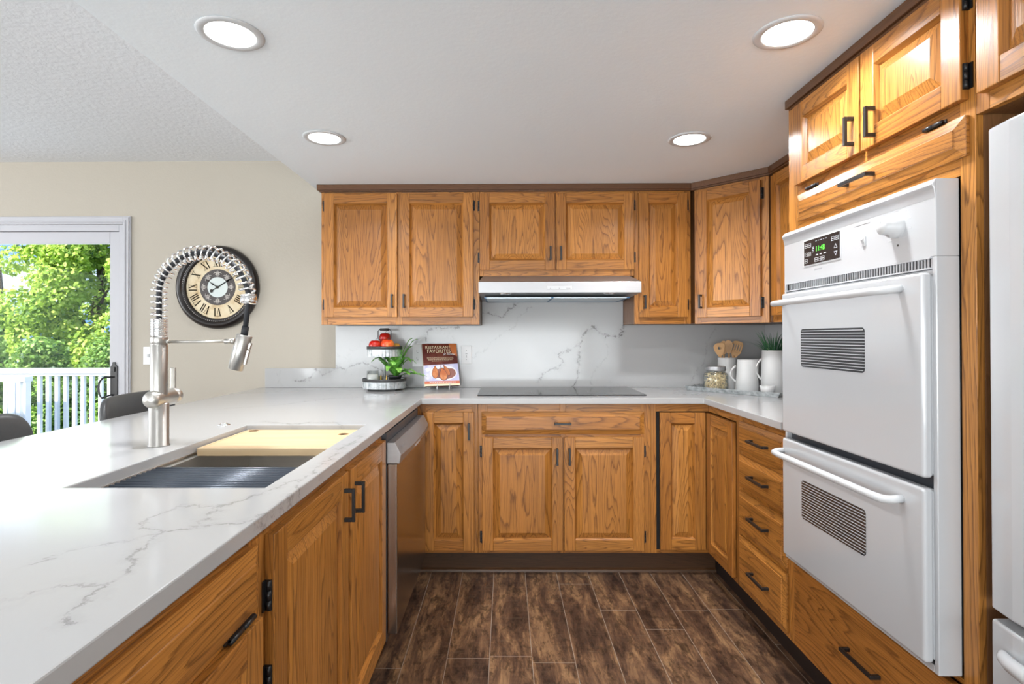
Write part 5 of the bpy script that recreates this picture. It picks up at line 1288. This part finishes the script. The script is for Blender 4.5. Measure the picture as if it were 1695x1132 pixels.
# ---------------------------------------------------------------- bar stools beyond the peninsula
def stool(yc, label):
    t = thing('bar_stool', label, 'bar stool', (-1.80, yc, 0), 'grey leather bar stools along the peninsula')
    b = MB(); n = 16; m = 7; vs = []; fs = []
    # curved shell back: opens towards the counter (+X)
    for j in range(m + 1):
        v = j / m
        for i in range(n + 1):
            u = i / n * 2 - 1; hw = .255 - .03 * (1 - v); y = hw * math.sin(u * 1.25) / math.sin(1.25); x = -.10 + .055 * (1 - math.cos(u * 1.25)) / (1 - math.cos(1.25)) + .02 * v * -1
            top = 1.016 - .085 * abs(u) ** 7; z = .70 + (top - .70) * v; vs.append((-1.66 + x * 1.0, yc + y, z))
    o = len(vs); th = .030
    for v in list(vs):
        d = Vector((v[0] + 1.25, (v[1] - yc) * .6, 0)); d = d.normalized() if d.length > 0 else Vector((-1, 0, 0)); vs.append((v[0] + d.x * th, v[1] + d.y * th, v[2]))
    W = n + 1
    for j in range(m):
        for i in range(n):
            a = j * W + i; fs.append((a, a + 1, a + 1 + W, a + W)); fs.append((o + a, o + a + W, o + a + 1 + W, o + a + 1))
    for i in range(n): a = m * W + i; fs.append((a, a + 1, o + a + 1, o + a)); a = i; fs.append((a + 1, a, o + a, o + a + 1))
    for j in range(m): a = j * W; fs.append((a, a + W, o + a + W, o + a)); a = j * W + n; fs.append((a + W, a, o + a, o + a + W))
    b.add(vs, fs, smooth=True); b.build('backrest', M['leather'], t, sub=1)
    b = MB(); b.box(-1.93, -1.63, yc - .19, yc + .19, .64, .71); b.build('seat', M['leather'], t, bevel=.03, seg=4)
    for sx in (-1, 1):
        for sy in (-1, 1):
            b = MB(); b.tube([(-1.78 + sx * .12, yc + sy * .14, .64), (-1.78 + sx * .17, yc + sy * .19, .0)], .011, 8); b.build('leg', M['black'], t)
    b = MB(); zz = .22; q = .158; r = .178; b.tube([(-1.78 - q, yc - r, zz), (-1.78 + q, yc - r, zz), (-1.78 + q, yc + r, zz), (-1.78 - q, yc + r, zz)], .008, 8, closed=True); b.build('footrest', M['black'], t)
stool(1.74, 'grey leather bar stool at the left edge, nearer the camera')
stool(2.60, 'grey leather bar stool behind the faucet by the slider')

# ---------------------------------------------------------------- outdoors
def outdoors():
    struct('ground', MB().box(-30, 12, YW + .2, 40, -1.3, -1.2), M['lawn'])
    b = MB()
    for k in range(18): b.box(-9, 2, YW + .17 + k * .145, YW + .17 + k * .145 + .139, -.10, -.06)
    b.box(-9, 2, YW + .16, 6.2, -.2, -.101)
    struct('deck', b, M['deckwood'])
    y = 6.1
    t = thing('deck_railing', 'white vinyl deck railing with square balusters outside the slider', 'railing', (-6.5, y, -.06))
    b = MB(); b.box(-9, -3.0, y - .045, y + .045, .878, .935); b.box(-9, -3.0, y - .03, y + .03, .85, .879); b.build('top_rail', M['vinyl'], t, bevel=.004)
    b = MB(); b.box(-9, -3.0, y - .025, y + .025, .105, .145); b.build('bottom_rail', M['vinyl'], t, bevel=.004)
    x = -5.232; k = 0
    while x < -3.1:
        MB().box(x - .0175, x + .0175, y - .0175, y + .0175, .145, .85).build('baluster', M['vinyl'], t); x += .0985
    x = -5.232 - .0985 * 5
    for k in range(24): MB().box(x - .0175, x + .0175, y - .0175, y + .0175, .145, .85).build('baluster', M['vinyl'], t); x -= .0985
    MB().box(-4.44, -4.36, y - .04, y + .04, -.06, .878).build('post', M['vinyl'], t)
    # stair-side railing section, nearer and to the left
    t = thing('stair_railing', 'white vinyl gate panel and post joined to the deck railing at left', 'railing', (-5.2, 5.75, -.06))
    b = MB(); b.box(-5.70, -5.05, 5.70, 5.80, .815, .868); b.build('top_rail', M['vinyl'], t, bevel=.004)
    b = MB(); b.box(-5.28, -5.10, 5.70, 5.79, -.06, .815); b.box(-5.25, -5.225, 5.685, 5.70, -.06, .815); b.box(-5.165, -5.145, 5.685, 5.70, -.06, .815); b.build('post', M['vinyl'], t, bevel=.004)
    b = MB(); b.box(-5.075, -5.05, 5.71, 5.78, -.06, .815); b.build('post', M['vinyl'], t, bevel=.004)
    rs = np.random.RandomState(4)
    def foliage(clumps, n, size, name, mat, parent, sh=.75):
        cs = np.array([c[:3] for c in clumps]); rad = np.array([c[3] for c in clumps]); pr = rad ** 2; pr /= pr.sum()
        idx = rs.choice(len(clumps), n, p=pr); d = rs.normal(size=(n, 3)); d /= np.linalg.norm(d, axis=1)[:, None]
        rr = rad[idx] * (sh + (1 - sh) * rs.rand(n)) ; wob = 1 + .18 * np.sin(d[:, 0] * 9 + idx) * np.cos(d[:, 2] * 8 + idx * 2)
        p = cs[idx] + d * (rr * wob)[:, None] * np.array([1, .8, .95])
        nrm = d * .6 + rs.normal(size=(n, 3)) * .6 + np.array([0, -.3, .5]); nrm /= np.linalg.norm(nrm, axis=1)[:, None]
        u = np.cross(nrm, rs.normal(size=(n, 3))); u /= np.linalg.norm(u, axis=1)[:, None]; w = np.cross(nrm, u)
        s = size * (.6 + .8 * rs.rand(n))[:, None]
        q = np.stack([p - u * s, p - w * s * .6 + u * s * .15, p + u * s, p + w * s * .6 + u * s * .15], 1).reshape(-1, 3)
        me = bpy.data.meshes.new(name); o0 = np.array(ORG[parent.name]); q = q - o0
        me.vertices.add(4 * n); me.vertices.foreach_set('co', q.astype(np.float32).ravel()); me.loops.add(4 * n); me.loops.foreach_set('vertex_index', np.arange(4 * n, dtype=np.int32))
        me.polygons.add(n); me.polygons.foreach_set('loop_start', np.arange(0, 4 * n, 4, dtype=np.int32)); me.update(); me.validate()
        g = np.clip(.45 + .30 * rs.normal(size=n) * .8 + .25 * (rs.rand(len(clumps))[idx] - .5) * 1.6, 0, 1)
        at = me.attributes.new('lr', 'FLOAT', 'POINT'); at.data.foreach_set('value', np.repeat(g, 4).astype(np.float32)); me.materials.append(mat)
        o = bpy.data.objects.new(name, me); COL.objects.link(o); o.parent = parent; ORG[o.name] = ORG[parent.name]; return o
    # big maple
    t = thing('maple_tree', 'large sunlit light green tree filling the slider view', 'tree', (-8.2, 10.6, -1.2))
    b = MB(); b.tube([(-8.2, 10.9, -1.2), (-8.25, 10.9, .6), (-8.1, 10.9, 2.2), (-8.2, 10.9, 4.4)], [.15, .12, .09, .04], 10)
    for (x2, z2, x1_, z1_) in ((-9.2, 3.3, -8.2, 1.4), (-7.2, 3.6, -8.15, 1.7), (-8.8, 4.2, -8.1, 2.4), (-7.5, 2.4, -8.2, 1.0)): b.tube([(x1_, 10.65, z1_), ((x1_ + x2) / 2, 10.5, (z1_ + z2) / 2 + .2), (x2, 10.4, z2)], [.05, .035, .015], 7)
    b.build('trunk', M['bark'], t)
    cl = []
    for k in range(120):
        a = rs.rand() * 2 * PI; u = rs.rand(); z = .7 + 4.4 * u; R = 1.75 * math.sin(PI * min(.97, (u * .8 + .22))) * (rs.rand() ** .4); cl.append((-7.45 + R * 1.0 * math.cos(a), 10.5 + R * .7 * math.sin(a) - .25, z, .24 + .20 * rs.rand()))
    foliage(cl, 85000, .040, 'crown', M['maple'], t)
    t = thing('leafy_tree', 'darker tree with loose branches at the far left of the slider view', 'tree', (-12.2, 13, -1.2))
    b = MB(); b.tube([(-12.2, 13, -1.2), (-12.1, 13, 1.5), (-12.2, 13, 3.4)], [.16, .12, .05], 8); b.build('trunk', M['bark'], t)
    cl = [(-12.3 + rs.normal() * .6, 13 + rs.normal() * .5, .2 + rs.rand() * 1.7, .2 + .22 * rs.rand()) for k in range(26)]
    cl += [(-11.5 + rs.normal() * .35, 12.6 + rs.normal() * .3, 3.7 + rs.rand() * .35, .16 + .12 * rs.rand()) for k in range(5)]
    foliage(cl, 12000, .05, 'crown', M['hedge'], t)
    # clipped arborvitae hedge behind the railing: three plants
    for i, (xc, lab) in enumerate(((-8.45, 'green hedge shrub at the left behind the deck railing'), (-7.3, 'green hedge shrub in the middle behind the deck railing'), (-6.15, 'green hedge shrub at the right behind the deck railing'), (-5.0, 'green hedge shrub nearest the slider jamb behind the railing'))):
        t = thing('hedge_shrub', lab, 'shrub', (xc, 8.6, -1.2), 'hedge shrubs behind the deck railing')
        b = MB(); b.tube([(xc, 8.7, -1.2), (xc, 8.7, .9)], [.07, .03], 7); b.build('stem', M['bark'], t)
        cl = []
        for k in range(46):
            u = rs.rand(); z = -1.05 + 2.25 * u; R = .36 * (1 - .3 * u) * rs.rand() ** .3; a = rs.rand() * 2 * PI; cl.append((xc + R * math.cos(a) * .98, 8.6 + R * .8 * math.sin(a), z, .18 + .10 * rs.rand()))
        foliage(cl, 15000, .032, 'foliage', M['hedge'], t)
outdoors()
